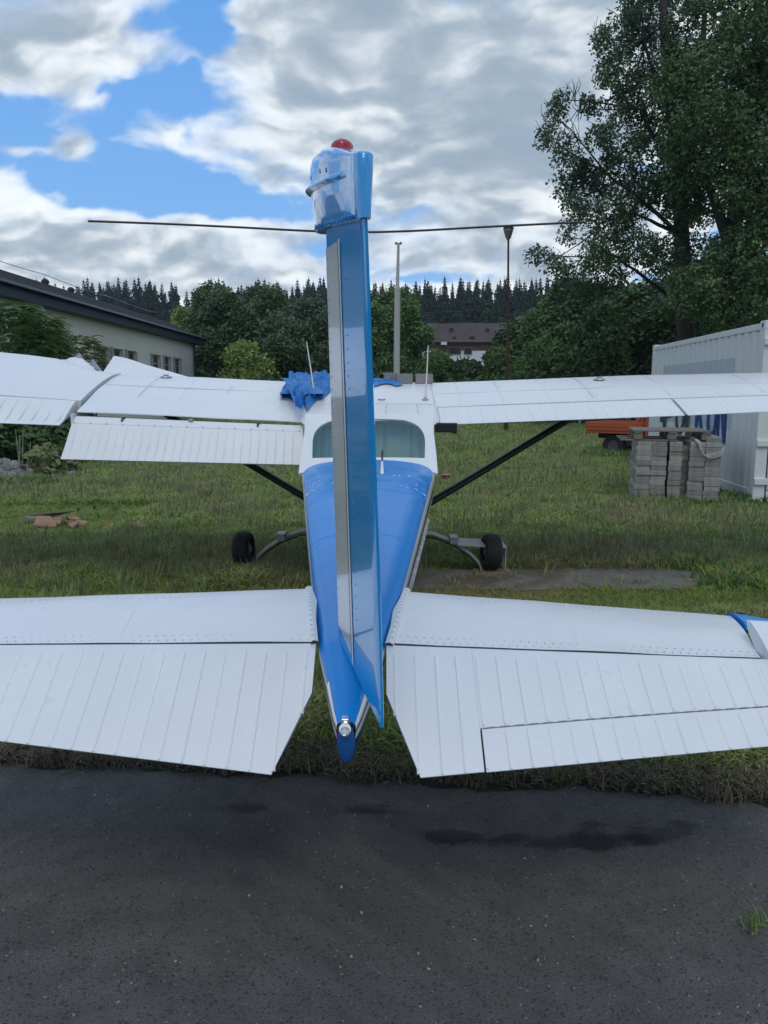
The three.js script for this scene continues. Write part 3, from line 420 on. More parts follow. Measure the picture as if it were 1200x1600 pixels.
/* tailplane ---------------------------------------------------------- */
const TL = { // [port|starboard]: hinge inner/outer, leading edge inner/outer
  s: { hi: V(0.012, 0.806, -2.51), ho: V(1.272, 0.764, -2.49), li: V(0.062, 0.826, -3.17), lo: V(1.36, 0.785, -2.94) },
  p: { hi: V(-0.232, 0.812, -2.51), ho: V(-1.52, 0.812, -2.49), li: V(-0.282, 0.834, -3.17), lo: V(-1.60, 0.848, -2.96) } };
for (const [key, sg] of [['s', 1], ['p', -1]]) {
  const T = TL[key];
  const sec = (t, f0 = 0) => { const te = mixv(T.hi, T.ho, t), le = mixv(T.li, T.lo, t), ch = le.clone().sub(te), L = ch.length(); const up = []; const half = (f) => 0.036 * Math.sqrt(Math.max(0, Math.sin(Math.min(1, (1 - f) / 0.55) * Math.PI / 2))) * mix(0.42, 1, sstep(0, 0.5, f)) * (1 - 0.15 * t); const n = 14;
    for (let i = 0; i <= n; i++) { const f = 1 - Math.pow(1 - i / n, 1.6); up.push(te.clone().addScaledVector(ch, f).add(V(0, half(f), 0))); } for (let i = n; i >= 0; i--) { const f = 1 - Math.pow(1 - i / n, 1.6); up.push(te.clone().addScaledVector(ch, f).add(V(0, -half(f), 0))); } return up; };
  const rows = [...Array(15)].map((_, i) => sec(i / 14)); rows.forEach((r) => r.forEach((p) => { p.y += 0.0035 * noise(p.x * 4.1, p.z * 5, 6 + sg); }));
  const skin = rows.map((r) => r); // open towards the hinge, so the spar shows
  const stab = part(plane, 'tailplane', [loft(skin, { crease: 40 }), loft([rows[0], rows[0].map((p) => p.clone().lerp(mixv(T.hi, T.li, 0.5), 0.9))], { closed: true, crease: 20 }), loft([rows[14], rows[14].map((p) => p.clone().lerp(mixv(T.ho, T.lo, 0.5), 0.9))], { closed: true, crease: 20 })], M.white);
  /* rear spar with lightening holes, set a little inside */
  const S = new THREE.Shape(), L = T.hi.distanceTo(T.ho); S.moveTo(0, -0.016); S.lineTo(L, -0.014); S.lineTo(L, 0.012); S.lineTo(0, 0.014); S.lineTo(0, -0.016);
  for (let x = 0.06; x < L - 0.05; x += 0.083) { const p = new THREE.Path(); p.absellipse(x, -0.004, 0.019, 0.0105, 0, 2 * Math.PI); S.holes.push(p); }
  const g = new THREE.ExtrudeGeometry(S, { depth: 0.002, bevelEnabled: false, curveSegments: 10 }); const dx = T.ho.clone().sub(T.hi).normalize(); g.applyMatrix4(new THREE.Matrix4().makeBasis(dx, V(0, 1, 0), dx.clone().cross(V(0, 1, 0))).setPosition(T.hi.clone().add(V(0, 0, -0.012))));
  part(stab, 'spar', g, std(lin(0.22, 0.22, 0.21), 0.6));
  const topAt = (t, f) => { const r = sec(t), n = 14, i = (1 - Math.pow(1 - f, 1 / 1.6)) * n, k = Math.min(n - 1, Math.floor(i)); return mixv(r[k], r[k + 1], i - k); };
  const rv = []; for (let t = 0.02; t < 0.99; t += 0.022) { rv.push([topAt(t, 0.035), V(0, 1, 0)]); rv.push([topAt(t + 0.011, 0.10), V(0, 1, 0)]); if (t > 0.1) rv.push([topAt(t, 0.80), V(0, 0.9, -0.3).normalize()]); } for (let f = 0.05; f < 0.95; f += 0.045) rv.push([topAt(0.52, f), V(0, 1, 0)]);
  part(stab, 'rivet', rivets(rv, 0.0032), M.white).userData.kind = 'stuff';
  const jt = []; for (let f = 0.02; f < 0.9; f += 0.1) jt.push(ridge(topAt(0.52, f), topAt(0.52, Math.min(0.93, f + 0.1)), V(0, 1, 0), 0.014, 0.0016)); part(stab, 'panel_joint', jt, M.white);
  /* root fairing strip with its screws */
  const fy = T.li.y - 0.834, f0 = V(CX + sg * 0.112, 0.842 + fy, -2.47), f1 = V(CX + sg * 0.152, 0.868 + fy, -2.8), f2 = V(CX + sg * 0.190, 0.866 + fy, -3.10); const o = V(sg * 0.027, -0.004, 0);
  const strip = part(plane, 'root_fairing', loft([[f0, f0.clone().add(o)], [f1, f1.clone().add(o)], [f2, f2.clone().add(o)]].map(([a, b]) => [a, mixv(a, b, 0.5).add(V(0, 0.006, 0)), b, b.clone().add(V(0, -0.03, 0))]), { crease: 30 }), M.flapWhite);
  const sc = []; for (let i = 0; i < 15; i++) { const t = i / 14, p = t < 0.5 ? mixv(f0, f1, t * 2) : mixv(f1, f2, t * 2 - 1); sc.push([p.addScaledVector(o, 0.6).add(V(0, 0.003, 0)), V(0, 1, 0)]); } part(strip, 'screw', rivets(sc, 0.0055), M.steel).userData.kind = 'stuff';

  /* elevator hanging down */
  const es = T.ho.clone().sub(T.hi).normalize(), dl = R(31), ec = V(0, -Math.sin(dl), Math.cos(dl)), en = V(0, Math.cos(dl), Math.sin(dl)), E0 = T.hi.clone().add(V(-sg * 0.004, 0.002, 0.029));
  const P = (s, c, h) => E0.clone().addScaledVector(es, s).addScaledVector(ec, c).addScaledVector(en, h);
  const CH = (s) => mix(0.484, 0.268, s / 1.5), cut = (s) => (s < 0.098 ? mix(0.19, CH(0.098), Math.max(0, s) / 0.098) : CH(s)), TH = (s, c) => 0.017 * (1 - c / CH(s)) + 0.0016;
  const ring = (s, c0, c1) => { const r = []; const n = 6; for (let i = 0; i <= n; i++) { const c = mix(c0, c1, i / n); r.push(P(s, c, TH(s, c))); } for (let i = n; i >= 0; i--) { const c = mix(c0, c1, i / n); r.push(P(s, c, -TH(s, c))); } if (c0 === 0) for (const a of [-60, -20, 20, 60]) r.push(P(s, -Math.cos(R(a)) * 0.016, Math.sin(R(a)) * 0.017)); return r; };
  const run = (ss, c0, c1) => loft(ss.map((s) => ring(s, c0, c1(s))), { closed: true, caps: true, crease: 30 });
  const T0 = 0.285, T1 = 1.22, tf = (s) => mix(0.675, 0.57, (s - T0) / (T1 - T0)) * CH(s);
  const parts = [], bead = []; let elev;
  if (sg > 0) {
    parts.push(run([0, 0.03, 0.06, 0.098, 0.2, T0], 0, cut), run([T0 + 0.0005, 0.6, 0.9, T1], 0, (s) => tf(s)), run([T1 + 0.0005, 1.3, 1.5], 0, CH));
  } else parts.push(run([0, 0.03, 0.06, 0.098, 0.4, 0.8, 1.2, 1.5], 0, cut));
  const horn = [1.275, 1.38, 1.5].map((s) => { const r = [], c0 = -0.195 + 0.02 * (s - 1.275); for (let i = 0; i <= 8; i++) { const c = mix(0.02, c0, i / 8), h = 0.034 * Math.sqrt(Math.max(0, 1 - Math.pow(i / 8, 2.4))) + 0.001; r.push(P(s, c, h)); } for (let i = 8; i >= 0; i--) { const c = mix(0.02, c0, i / 8), h = 0.034 * Math.sqrt(Math.max(0, 1 - Math.pow(i / 8, 2.4))) + 0.001; r.push(P(s, c, -h * 0.9)); } return r; });
  elev = part(plane, 'elevator', parts, M.flapWhite);
  part(elev, 'balance_horn', loft(horn, { closed: true, caps: true, crease: 30 }), M.flapWhite);
  const N = 22; for (let i = 0; i < N; i++) { const s = 0.028 + i * 0.0672; if (s > 1.48) break; const c1 = sg > 0 && s > T0 && s < T1 ? tf(s) - 0.006 : cut(s) - 0.002; bead.push(ridge(P(s, 0.018, TH(s, 0.018) - 0.0005), P(s, c1, TH(s, c1) - 0.0004), en, 0.015, 0.0034)); }
  part(elev, 'corrugation', bead, M.flapWhite).userData.kind = 'stuff';
  const er = []; for (let i = 0; i < N; i++) { const s = 0.028 + i * 0.0672; if (s > 1.48) break; const c1 = cut(s) - 0.008; er.push([P(s, c1, TH(s, c1) + 0.002), en]); } part(elev, 'rivet', rivets(er, 0.0036), M.flapWhite).userData.kind = 'stuff';
  if (sg > 0) {
    const tab = part(elev, 'trim_tab', loft([T0 + 0.006, 0.6, 0.9, T1 - 0.006].map((s) => ring(s, tf(s) + 0.0045, CH(s) + 0.002)), { closed: true, caps: true, crease: 30 }), M.flapWhite, 'hinged trim tab');
    /* tab corrugations are part of the tab's skin; the hinge knuckles stand along its upper edge */
    const kn = []; for (let s = T0 + 0.02; s < T1; s += 0.045) kn.push(tube([P(s, tf(s) + 0.001, TH(s, tf(s))), P(s + 0.026, tf(s + 0.026) + 0.001, TH(s, tf(s)))], 0.0028, 0.0028, 6)); part(elev, 'hinge', kn, M.alu);
    const tb = []; for (let i = 0; i < N; i++) { const s = 0.028 + i * 0.0672; if (s < T0 + 0.02 || s > T1) continue; tb.push(ridge(P(s, tf(s) + 0.012, TH(s, tf(s) + 0.012) - 0.0005), P(s, CH(s), TH(s, CH(s)) - 0.0004), en, 0.015, 0.0034)); } part(elev, 'corrugation', tb, M.flapWhite).userData.kind = 'stuff';
  }
  /* tip: stepped end of the tailplane with its blue cap */
  if (sg > 0) {
    const a = V(1.36, 0.785, -2.94), cap = [[0, 0.0], [0.06, 0.012], [0.13, 0.05], [0.19, 0.12]].map(([dx2, back]) => { const r = []; for (let k = 0; k < 14; k++) { const an = k / 14 * 2 * Math.PI; r.push(V(a.x + dx2 - 0.002, a.y - 0.002 - dx2 * 0.05 + Math.sin(an) * 0.03 * (1 - dx2 * 2.2), mix(-2.955 + back, -2.78, 0.5) + Math.cos(an) * (0.18 - back) * 0.5)); } return r; });
    part(stab, 'tip_cap', loft(cap, { closed: true, caps: true, crease: 50 }), M.deck, 'blue wing-tip cap');
    const b = at(1151, 963, 2.93); part(stab, 'bracket', [box(0.045, 0.014, 0.02, b.x, b.y + 0.004, b.z, -0.15, 0.004), box(0.015, 0.02, 0.025, b.x + 0.02, b.y + 0.004, b.z, 0, 0.003)], M.black);
  }
}

/* fin and rudder ----------------------------------------------------- */
{
  const Hb = V(-0.113, 0.858, -2.43), Ht = V(-0.121, 2.085, -2.13), fb = V(CX, 0.90, -3.6), ft = V(CX - 0.006, 2.06, -2.62);
  const finSec = (t) => { const h = mixv(Hb, Ht, t), l = mixv(fb, ft, t), c = l.clone().sub(h); const w = mix(0.034, 0.027, t), r = []; for (let i = 0; i <= 8; i++) { const f = i / 8; r.push(h.clone().addScaledVector(c, f).add(V(w * Math.sqrt(1 - Math.pow(f, 1.8)), 0, 0))); } for (let i = 7; i >= 0; i--) { const f = i / 8; r.push(h.clone().addScaledVector(c, f).add(V(-w * Math.sqrt(1 - Math.pow(f, 1.8)), 0, 0))); } return r; };
  part(plane, 'fin', loft([0, 0.25, 0.5, 0.75, 1].map(finSec), { closed: true, caps: true, crease: 40, uv: 'zy' }), M.blueGloss);
  const dorsal = [[3.3, 0.93], [4.1, 1.02], [5.0, 1.10]]; part(plane, 'dorsal_fin', loft(dorsal.map(([D, y], i) => { const w = 0.018 - i * 0.004, h = [0.16, 0.09, 0.075][i]; return [V(CX - w * 2, y + 0.02, -D), V(CX - w, y + h * 0.8, -D), V(CX, y + h, -D), V(CX + w, y + h * 0.8, -D), V(CX + w * 2, y + 0.02, -D)]; }), { crease: 60 }), M.deck);
  /* rudder, turned to starboard */
  const dfl = R(14.2), cd = V(Math.sin(dfl), 0, Math.cos(dfl)), nn = V(Math.cos(dfl), 0, -Math.sin(dfl));
  const chord = (t) => mix(0.44, 0.318, t);
  const dropB = (t) => -0.105 * (1 - t) ** 8;                                    // lower edge runs down with the tail's attitude
  const hinge = (t) => mixv(Hb, Ht, t);
  const RP = (t, f, side) => { const c = chord(t) * f, w = mix(0.033, 0.0055, Math.pow(Math.max(0, f), 0.9)); const p = hinge(t).addScaledVector(cd, c).addScaledVector(nn, side * w); p.y += dropB(t) * f; return p; };
  const ring = (t) => { const r = []; for (let i = 0; i <= 10; i++) r.push(RP(t, i / 10, -1)); const e = RP(t, 1, 0).addScaledVector(cd, 0.006); r.push(e.clone().addScaledVector(nn, -0.003), e.clone().addScaledVector(nn, 0.003)); for (let i = 10; i >= 0; i--) r.push(RP(t, i / 10, 1)); r.push(hinge(t).addScaledVector(cd, -0.022).addScaledVector(nn, 0.015), hinge(t).addScaledVector(cd, -0.022).addScaledVector(nn, -0.015)); return r; };
  const ts = [0, 0.03, 0.08, 0.16, 0.3, 0.45, 0.6, 0.75, 0.9, 1];
  const rudder = part(plane, 'rudder', loft(ts.map(ring), { closed: true, caps: true, crease: 35, uv: 'zy' }), M.blueGloss, 'glossy blue rudder turned to starboard');
  const sheetOn = (t0, t1, f0, f1, lift, n = 12, skew = 0) => loft([...Array(n + 1)].map((_, i) => { const t = mix(t0, t1, i / n); return [0, 0.25, 0.5, 0.75, 1].map((k) => { const f = mix(f0, f1, k), tt = t + skew * k * (1 - i / n); return RP(tt, f, -1).addScaledVector(nn, -lift); }); }), { uv: 'zy' });
  part(rudder, 'stripe', sheetOn(0.045, 0.965, -0.012, 0.335, 0.0016, 12, -0.02), M.greyGloss, 'pale grey painted panel');
  part(rudder, 'trim_line', sheetOn(0.022, 0.968, 0.335, 0.352, 0.0022), M.trim, 'dark pinstripe');
  part(rudder, 'trim_line', sheetOn(0.012, 0.968, 0.352, 0.392, 0.002), M.stripe, 'white pinstripe');
  const rv = []; for (let t = 0.02; t < 0.985; t += 0.028) { rv.push([RP(t, 0.03, -1).addScaledVector(nn, -0.0015), nn.clone().negate()]); rv.push([RP(t, 0.5, -1), nn.clone().negate()]); }
  part(rudder, 'rivet', rivets(rv, 0.003), M.blueGloss).userData.kind = 'stuff';
  /* counterweight horn across the top, with a lip and a flush cap */
  const top = Ht.clone().add(V(0, 0.0, 0)), nose = -0.27;
  const hp = (c, side, y, grow) => { const full = chord(1), k = (c - nose) / (full - nose), w = (0.052 * Math.pow(Math.sin(Math.min(1, k / 0.5) * Math.PI / 2), 0.7) * (1 - 0.66 * sstep(0.3, 1, k)) + 0.004) * (1 + (grow - 1) * (grow > 1 ? sstep(0, 0.22, full - c) : 1)); return top.clone().add(V(0, y, 0)).addScaledVector(cd, c).addScaledVector(nn, side * w); };
  const hy = (y, c) => { const g = mix(0.36, 1, sstep(-0.03, 0.42, chord(1) - c)); return (y > 0.128 ? 0.128 + (y - 0.128) * g : y) - 0.032; };
  const full = chord(1), wd = (k) => (k < 0.36 ? 0.050 * Math.sqrt(Math.max(0, 1 - (1 - k / 0.36) ** 2)) : mix(0.050, 0.0175, sstep(0.36, 1, k)));
  const cut = (y, gw, gc, dome = 0) => { // closed outline of the horn at one level
    const r = [], n = 22, P = (k, side) => { const c = mix(nose * gc, full, k), cc = mix(0.06, c, 1 - 0.08 * dome ** 3); const w = wd(k) * gw; const H = dome > 0 ? (0.016 + 0.050 * sstep(-0.02, 0.30, full - c)) * (1 - (1 - dome) ** 2) : 0; return top.clone().add(V(0, y + H - 0.032 - 0.125 * (cc - full), 0)).addScaledVector(cd, cc).addScaledVector(nn, side * w); };
    for (let q = 0; q <= n; q++) r.push(P(Math.pow(q / n, 1.6), -1)); const e = P(1, 0); for (const a of [-0.8, -0.4, 0, 0.4, 0.8]) r.push(e.clone().addScaledVector(nn, a * wd(1) * gw).addScaledVector(cd, 0.014 * Math.sqrt(1 - a * a) * (1 - 0.5 * dome))); for (let q = n; q >= 1; q--) r.push(P(Math.pow(q / n, 1.6), 1)); return r; };
  const lv = [cut(0, 0.76, 0.90), cut(0.004, 0.80, 0.92), cut(0.03, 0.86, 0.94), cut(0.07, 0.98, 0.97), cut(0.105, 1.08, 1), cut(0.128, 1.08, 1)]; for (const d of [0.15, 0.3, 0.45, 0.6, 0.72, 0.82, 0.9, 0.96, 1]) lv.push(cut(0.128, 1.08 * Math.sqrt(1 - d ** 4) + 0.02, 1, d));
  const horn = part(plane, 'balance_horn', loft(lv, { closed: true, caps: true, crease: 55, uv: 'zy' }), M.blueGloss, 'glossy rudder cap with a lip');
  const lip = [[0.098, 1.08], [0.101, 1.25], [0.107, 1.36], [0.113, 1.30], [0.117, 1.08]].map(([y, g]) => { const r = []; for (let q = -20; q <= 20; q++) { const k = 0.95 * Math.pow(Math.abs(q) / 20, 1.4), side = q < 0 ? -1 : 1, gg = mix(g, 1.06, sstep(0.55, 0.95, k)), c = mix(nose * (1 + (g - 1.08) * 0.32), full, k); r.push(top.clone().add(V(0, y - 0.032 - 0.125 * (c - full), 0)).addScaledVector(cd, c).addScaledVector(nn, side * wd(k) * gg)); } return r; });
  part(horn, 'lip', loft(lip, { crease: 50, uv: 'zy' }), M.blueGloss);
  for (const [c, y] of [[0.02, 0.126], [0.075, 0.122], [-0.12, 0.127]]) { const k = (c - nose) / (full - nose), q = top.clone().add(V(0, y - 0.032 - 0.125 * (c - full) + 0.012, 0)).addScaledVector(cd, c).addScaledVector(nn, -wd(k) * 1.065); part(horn, 'slot', new RoundedBoxGeometry(0.005, 0.012, 0.0035, 1, 0.001).rotateY(dfl).translate(q.x, q.y, q.z), M.black); }
  part(rudder, 'sealing_strip', (() => { const o = []; for (let i = 0; i < 22; i++) { const k = i / 21, p = hp(mix(nose * 0.9, chord(1) * 0.85, k), -1, -0.026 + 0.008 * noise(i * 0.9, 3) - 0.125 * (mix(nose * 0.9, chord(1) * 0.85, k) - chord(1)), 0.94); o.push(new THREE.SphereGeometry(0.006 + 0.004 * noise(i, 9), 7, 5).scale(0.30, 0.9 + 0.8 * noise(i * 1.3, 4), 1.2).translate(p.x, p.y, p.z)); } return o; })(), M.blueGloss, 'uneven sealant along the horn joint');
  /* red beacon */
  const bp = at(534.5, 245, 2.10); const prof = [[0.028, 0], [0.030, 0.004], [0.029, 0.012], [0.031, 0.014], [0.029, 0.018], [0.0305, 0.021], [0.028, 0.025], [0.029, 0.028], [0.026, 0.034], [0.018, 0.041], [0.008, 0.045], [0, 0.0455]].map(([r, y]) => new THREE.Vector2(r, y));
  const bc = part(plane, 'beacon', new THREE.CylinderGeometry(0.03, 0.034, 0.03, 20).translate(bp.x, bp.y - 0.014, bp.z), M.red);
  part(bc, 'lens', new THREE.LatheGeometry(prof, 28).translate(bp.x, bp.y - 0.002, bp.z), M.red, 'red ribbed lens');
  part(bc, 'bulb', new THREE.SphereGeometry(0.012, 10, 8).translate(bp.x, bp.y + 0.016, bp.z), M.chrome);
}

/* wheel boards, tarpaulin and its weights -------------------------------- */
function board(label, p, w, h, d, ry, group) { const o = new THREE.Mesh(new RoundedBoxGeometry(w, h, d, 1, 0.006), M.wood); o.name = numbered('wooden_board'); o.position.copy(p); o.rotation.y = ry; scene.add(o); tag(o, label, 'board', group); return o; }
board('weathered wooden plank under the wheel that stands on the concrete strip', V(wR.x + 0.01, 0.028, wR.z + 0.06), 0.34, 0.055, 0.20, -0.03, 'planks under the aeroplane wheels');
board('weathered wooden plank under the wheel that stands in long grass', V(wL.x + 0.02, 0.03, wL.z + 0.05), 0.30, 0.058, 0.18, -0.12, 'planks under the aeroplane wheels');
{
  const roofTop = scene.userData.roofTop; delete scene.userData.roofTop;
  const pts = (u, v) => u;
  /* sheet lying over the roof front and down over the port wing root */
  const rows = []; const nu = 60, nv = 40;
  const skinY = (x, z) => { const D = -z; if (x > -0.64 && x < 0.43) return roofTop(x, Math.min(7.6, D)).y; const W = x < 0 ? LT : RT, s = secAt(W, Math.max(-2.43, Math.min(5, x))); const f = (z - s.te.z) / (s.le.z - s.te.z); return topPoint(s, Math.max(0.24, Math.min(0.97, f)))[0].y; };
  for (let i = 0; i <= nu; i++) { const r = []; for (let j = 0; j <= nv; j++) { const a = i / nu, b = j / nv;
    const x0 = mix(-0.86, 0.16, a), back = mix(6.55, 7.05, sstep(0.28, 0.5, a)) - 0.42 * sstep(0.16, 0.24, a) * sstep(0.3, 0.22, a) + 0.06 * Math.sin(a * 31); const D = mix(back, 7.55, b), x = x0 + 0.05 * noise(a * 7, b * 5, 1);
    const amp = mix(0.09, 0.03, sstep(0.25, 0.6, a)) * Math.sin(Math.min(1, b * 3) * Math.PI / 2);
    const f = Math.abs(noise(a * 9 + b * 2, b * 5, 3)) * 1.3 + Math.abs(noise(a * 19, b * 9 - a * 6, 5)) * 0.7; let y = skinY(x, -D) + 0.012 + amp * (0.25 + f); r.push(V(x, y, -D)); } rows.push(r); }
  const fold = []; for (let i = 0; i <= 16; i++) { const r = []; for (let j = 0; j <= 26; j++) { const a = i / 16, b = j / 26; const p = mixv(mixv(at(440, 592, 6.75), at(478, 600, 6.45), a), mixv(at(463, 638, 6.12), at(474, 641, 6.10), a), b); p.y += 0.03 * noise(a * 4, b * 3, 7) + 0.035 * Math.sin(b * 3.1) + 0.012 * noise(a * 9, b * 12, 3); p.z += 0.05 + 0.04 * noise(a * 5, b * 4, 2); p.y += 0.012; r.push(p); } fold.push(r); }
  const lump = []; for (let i = 0; i <= 24; i++) { const r = []; for (let j = 0; j <= 14; j++) { const a = i / 24, b = j / 14; const c = at(mix(441, 508, a), 600, 6.8), h = Math.sin(a * Math.PI) ** 0.6 * Math.sin(b * Math.PI) ** 0.7; r.push(V(c.x + 0.02 * noise(a * 5, b * 5, 2), skinY(c.x, c.z) - 0.01 + h * (0.105 + 0.05 * noise(a * 6, b * 5, 5) + 0.05 * Math.abs(noise(a * 12, b * 8, 6))), c.z + mix(0.28, -0.35, b) + 0.03 * noise(a * 7, b * 3, 8))); } lump.push(r); }
  const o = new THREE.Mesh(merge([loft(rows, { crease: 28 }), loft(fold, { crease: 28 }), loft(lump, { crease: 28 })]), M.tarp); o.name = 'tarpaulin'; scene.add(o); tag(o, 'crumpled blue tarpaulin spread over the cabin roof and hanging over one wing root', 'tarpaulin');
  const names = ['grey concrete block on the roof tarpaulin, next to the tall rudder', 'middle grey concrete block weighing down the roof tarpaulin', 'outermost grey concrete block on the roof tarpaulin, beside the upright aerial', 'grey concrete block on the roof tarpaulin beside its biggest crumpled fold'];
  [[600, 622, 585, 599, 7.25], [620, 645, 586.5, 598.5, 7.2], [649, 676, 586.5, 598.5, 7.2], [500, 524, 586, 598, 7.3]].forEach(([u0, u1, v0, v1, D], i) => { const a = at(u0, v1, D), b = at(u1, v0, D); const m = new THREE.Mesh(new RoundedBoxGeometry(b.x - a.x, b.y - a.y + 0.02, 0.12, 1, 0.006), M.concrete); m.name = numbered('concrete_block'); m.position.set((a.x + b.x) / 2, (a.y + b.y) / 2 + 0.004, -D - 0.02); m.rotation.y = [0.06, -0.03, 0.04, 0.1][i]; scene.add(m); tag(m, names[i], 'block', 'concrete blocks on the tarpaulin'); });
}

/* ================================================ THE GROUND */
const tarEdge = (x) => -3.14 + 0.105 * x + 0.08 * noise(x * 1.7, 1, 2) + 0.035 * noise(x * 7, 2, 5) + 0.02 * noise(x * 19, 4, 5) - (x < -0.3 ? 0.02 * (x + 0.3) : 0);
const slab = { x0: 0.12, x1: 2.95, z0: -7.12, z1: -6.28 };
function meadowTone(x, z) { // 0 green .. 1 dry seed heads
  const f = fbm(x * 0.55, z * 0.8, 3.3, 4); const g = sstep(0.02, 0.45, f + 0.12 * sstep(-9.5, -6.5, z) - 0.10 * sstep(-16, -22, z)); return 0.12 + 0.75 * g;
}
{
  const near = new THREE.PlaneGeometry(60, 60, 240, 240); near.rotateX(-Math.PI / 2); near.translate(0, 0, -29);
  const p = near.attributes.position, col = new Float32Array(p.count * 3);
  const far = new THREE.RingGeometry(28, 900, 64, 1); // joined below the near sheet's rim
  for (let i = 0; i < p.count; i++) { const x = p.getX(i), z = p.getZ(i), t = meadowTone(x, z), b = 0.85 + 0.5 * fbm(x * 2.3, z * 2.3, 1, 3); col.set([mix(0.065, 0.12, t) * b, mix(0.10, 0.11, t) * b, mix(0.026, 0.05, t) * b], i * 3); }
  near.setAttribute('color', new THREE.BufferAttribute(col, 3)); planarUV(near, 'xz');
  const soil = dataTex(512, (u, v) => { const a = tileN(u, v, 8, 11, 5), b = tileN(u, v, 60, 12, 2); const w = 0.8 + 0.5 * a + 0.35 * b; return [w, w, w]; });
  far.rotateX(-Math.PI / 2); far.translate(0, -0.02, -29); planarUV(far, 'xz');
  structure('ground', far, std(lin(0.04, 0.055, 0.02), 1));
  structure('meadow', near, new THREE.MeshStandardMaterial({ vertexColors: true, roughness: 1, map: rep(soil, 0.5), bumpMap: rep(soil, 0.5), bumpScale: 0.03 }));
}
{ // tarmac with an irregular edge, 4 mm above the soil
  const S = []; for (let i = 0; i <= 900; i++) { const x = -22.5 + i * 0.05; S.push(x); }
  const rows = [S.map((x) => V(x, 0.006, tarEdge(x))), S.map((x) => V(x, 0.008, tarEdge(x) + 0.12)), S.map((x) => V(x, 0.008, -1.5)), S.map((x) => V(x, 0.008, 12))];
  const g = loft(rows, { crease: 60 });
  const tar = dataTex(2048, (u, v) => {
    const big = tileN(u, v, 3, 21, 4), mid = tileN(u, v, 26, 22, 3); const w = 0.068 + 0.026 * big + 0.03 * mid; return [w * 1.22, w * 1.14, w * 1.04];
  });
  // aggregate: pale and dark chips of 2-7 mm pressed in the binder
  const d = tar.image.data, N = 2048; srand(77);
  const bump = new Uint8Array(N * N * 4); for (let i = 0; i < N * N; i++) { const q = 120 + 30 * (rnd() - 0.5); bump[4 * i] = bump[4 * i + 1] = bump[4 * i + 2] = q; bump[4 * i + 3] = 255; }
  for (let k = 0; k < 170000; k++) { const cx = rnd(N), cy = rnd(N), r = 0.7 + 2.9 * rnd() * rnd(), t = rnd(), pale = t > 0.995 ? 1.0 : t > 0.95 ? 0.4 : t > 0.5 ? 0.14 : t > 0.28 ? -0.42 : 0.02, e = 0.5 + rnd(), an = rnd(3.14), ca = Math.cos(an), sa = Math.sin(an);
    const hgt = t > 0.28 && t <= 0.5 ? -70 : 55;
    for (let y = -5; y <= 5; y++) for (let x = -5; x <= 5; x++) { const X = (x * ca + y * sa) / e, Y = (-x * sa + y * ca) * e; if (X * X + Y * Y > r * r) continue; const q = (((cy + y + N) | 0) % N) * N + (((cx + x + N) | 0) % N); for (let c = 0; c < 3; c++) { d[4 * q + c] = Math.max(3, Math.min(190, d[4 * q + c] * (1 + pale * 1.0) + (pale > 0.3 ? 26 * pale : 0))); bump[4 * q + c] = Math.max(0, Math.min(255, 125 + hgt)); } } }
  const bt = new THREE.DataTexture(bump, N, N); bt.wrapS = bt.wrapT = THREE.RepeatWrapping; bt.magFilter = THREE.LinearFilter; bt.minFilter = THREE.LinearMipmapLinearFilter; bt.generateMipmaps = true; bt.needsUpdate = true;
  structure('tarmac', g, new THREE.MeshStandardMaterial({ map: rep(tar, 0.33), bumpMap: rep(bt, 0.33), bumpScale: 0.011, roughness: 0.94 }));
  // oil soaked patches with their own ragged outline
  const patch = (name, cx, cz, w, h, k, sd) => { const n = 512, dd = new Uint8Array(n * n * 4); for (let j = 0; j < n; j++) for (let i = 0; i < n; i++) { const x = i / n * 2 - 1, y = j / n * 2 - 1, r = Math.hypot(x, y); const f = fbm(x * 2.2 * w, y * 2.2 * h * 2, sd, 5) * 1.5 + 0.42 - r * r * 0.9 + 0.35 * fbm(x * 30 * w, y * 30 * h, sd + 3, 2); const a = sstep(0.0, 0.34, f) * k * sstep(1, 0.8, r); const q = (j * n + i) * 4; dd[q] = dd[q + 1] = dd[q + 2] = a * 255; dd[q + 3] = 255; }
    const t = new THREE.DataTexture(dd, n, n); t.magFilter = THREE.LinearFilter; t.needsUpdate = true;
    const g2 = new THREE.PlaneGeometry(w, h).rotateX(-Math.PI / 2).translate(cx, 0.013, cz); structure(name, g2, new THREE.MeshStandardMaterial({ color: lin(0.010, 0.010, 0.012), roughness: 0.7, alphaMap: t, transparent: true })); };
  const at0 = (u, v) => onGround(u, v, 0.01);
  const c1 = at0(715, 1308), c2 = at0(880, 1318), c3 = at0(380, 1262), c4 = at0(560, 1268), c5 = at0(250, 1290), c6 = at0(1010, 1300);
  patch('oil_stain', c1.x, c1.z, 0.40, 0.16, 0.9, 3); patch('oil_stain', c2.x, c2.z, 1.0, 0.20, 0.8, 8); patch('oil_stain', c3.x, c3.z, 0.28, 0.11, 0.5, 14); patch('oil_stain', c4.x, c4.z, 0.6, 0.12, 0.4, 19); patch('oil_stain', c6.x, c6.z, 0.6, 0.25, 0.5, 31);
  // soil and dead grass washed along the edge
  const e1 = [], e2 = [], e3 = []; for (const x of S) { if (x < -6 || x > 6) continue; const z = tarEdge(x); e1.push(V(x, 0.003, z - 0.30)); e2.push(V(x, 0.016, z - 0.06)); e3.push(V(x, 0.011, z + 0.045 + 0.06 * noise(x * 5, 3) + 0.05 * noise(x * 21, 6))); }
  const dirt = dataTex(512, (u, v) => { const a = tileN(u, v, 9, 31, 4), b = tileN(u, v, 80, 33, 2); const w = 0.75 + 0.55 * a + 0.5 * b; return [w, w * 0.95, w * 0.88]; });
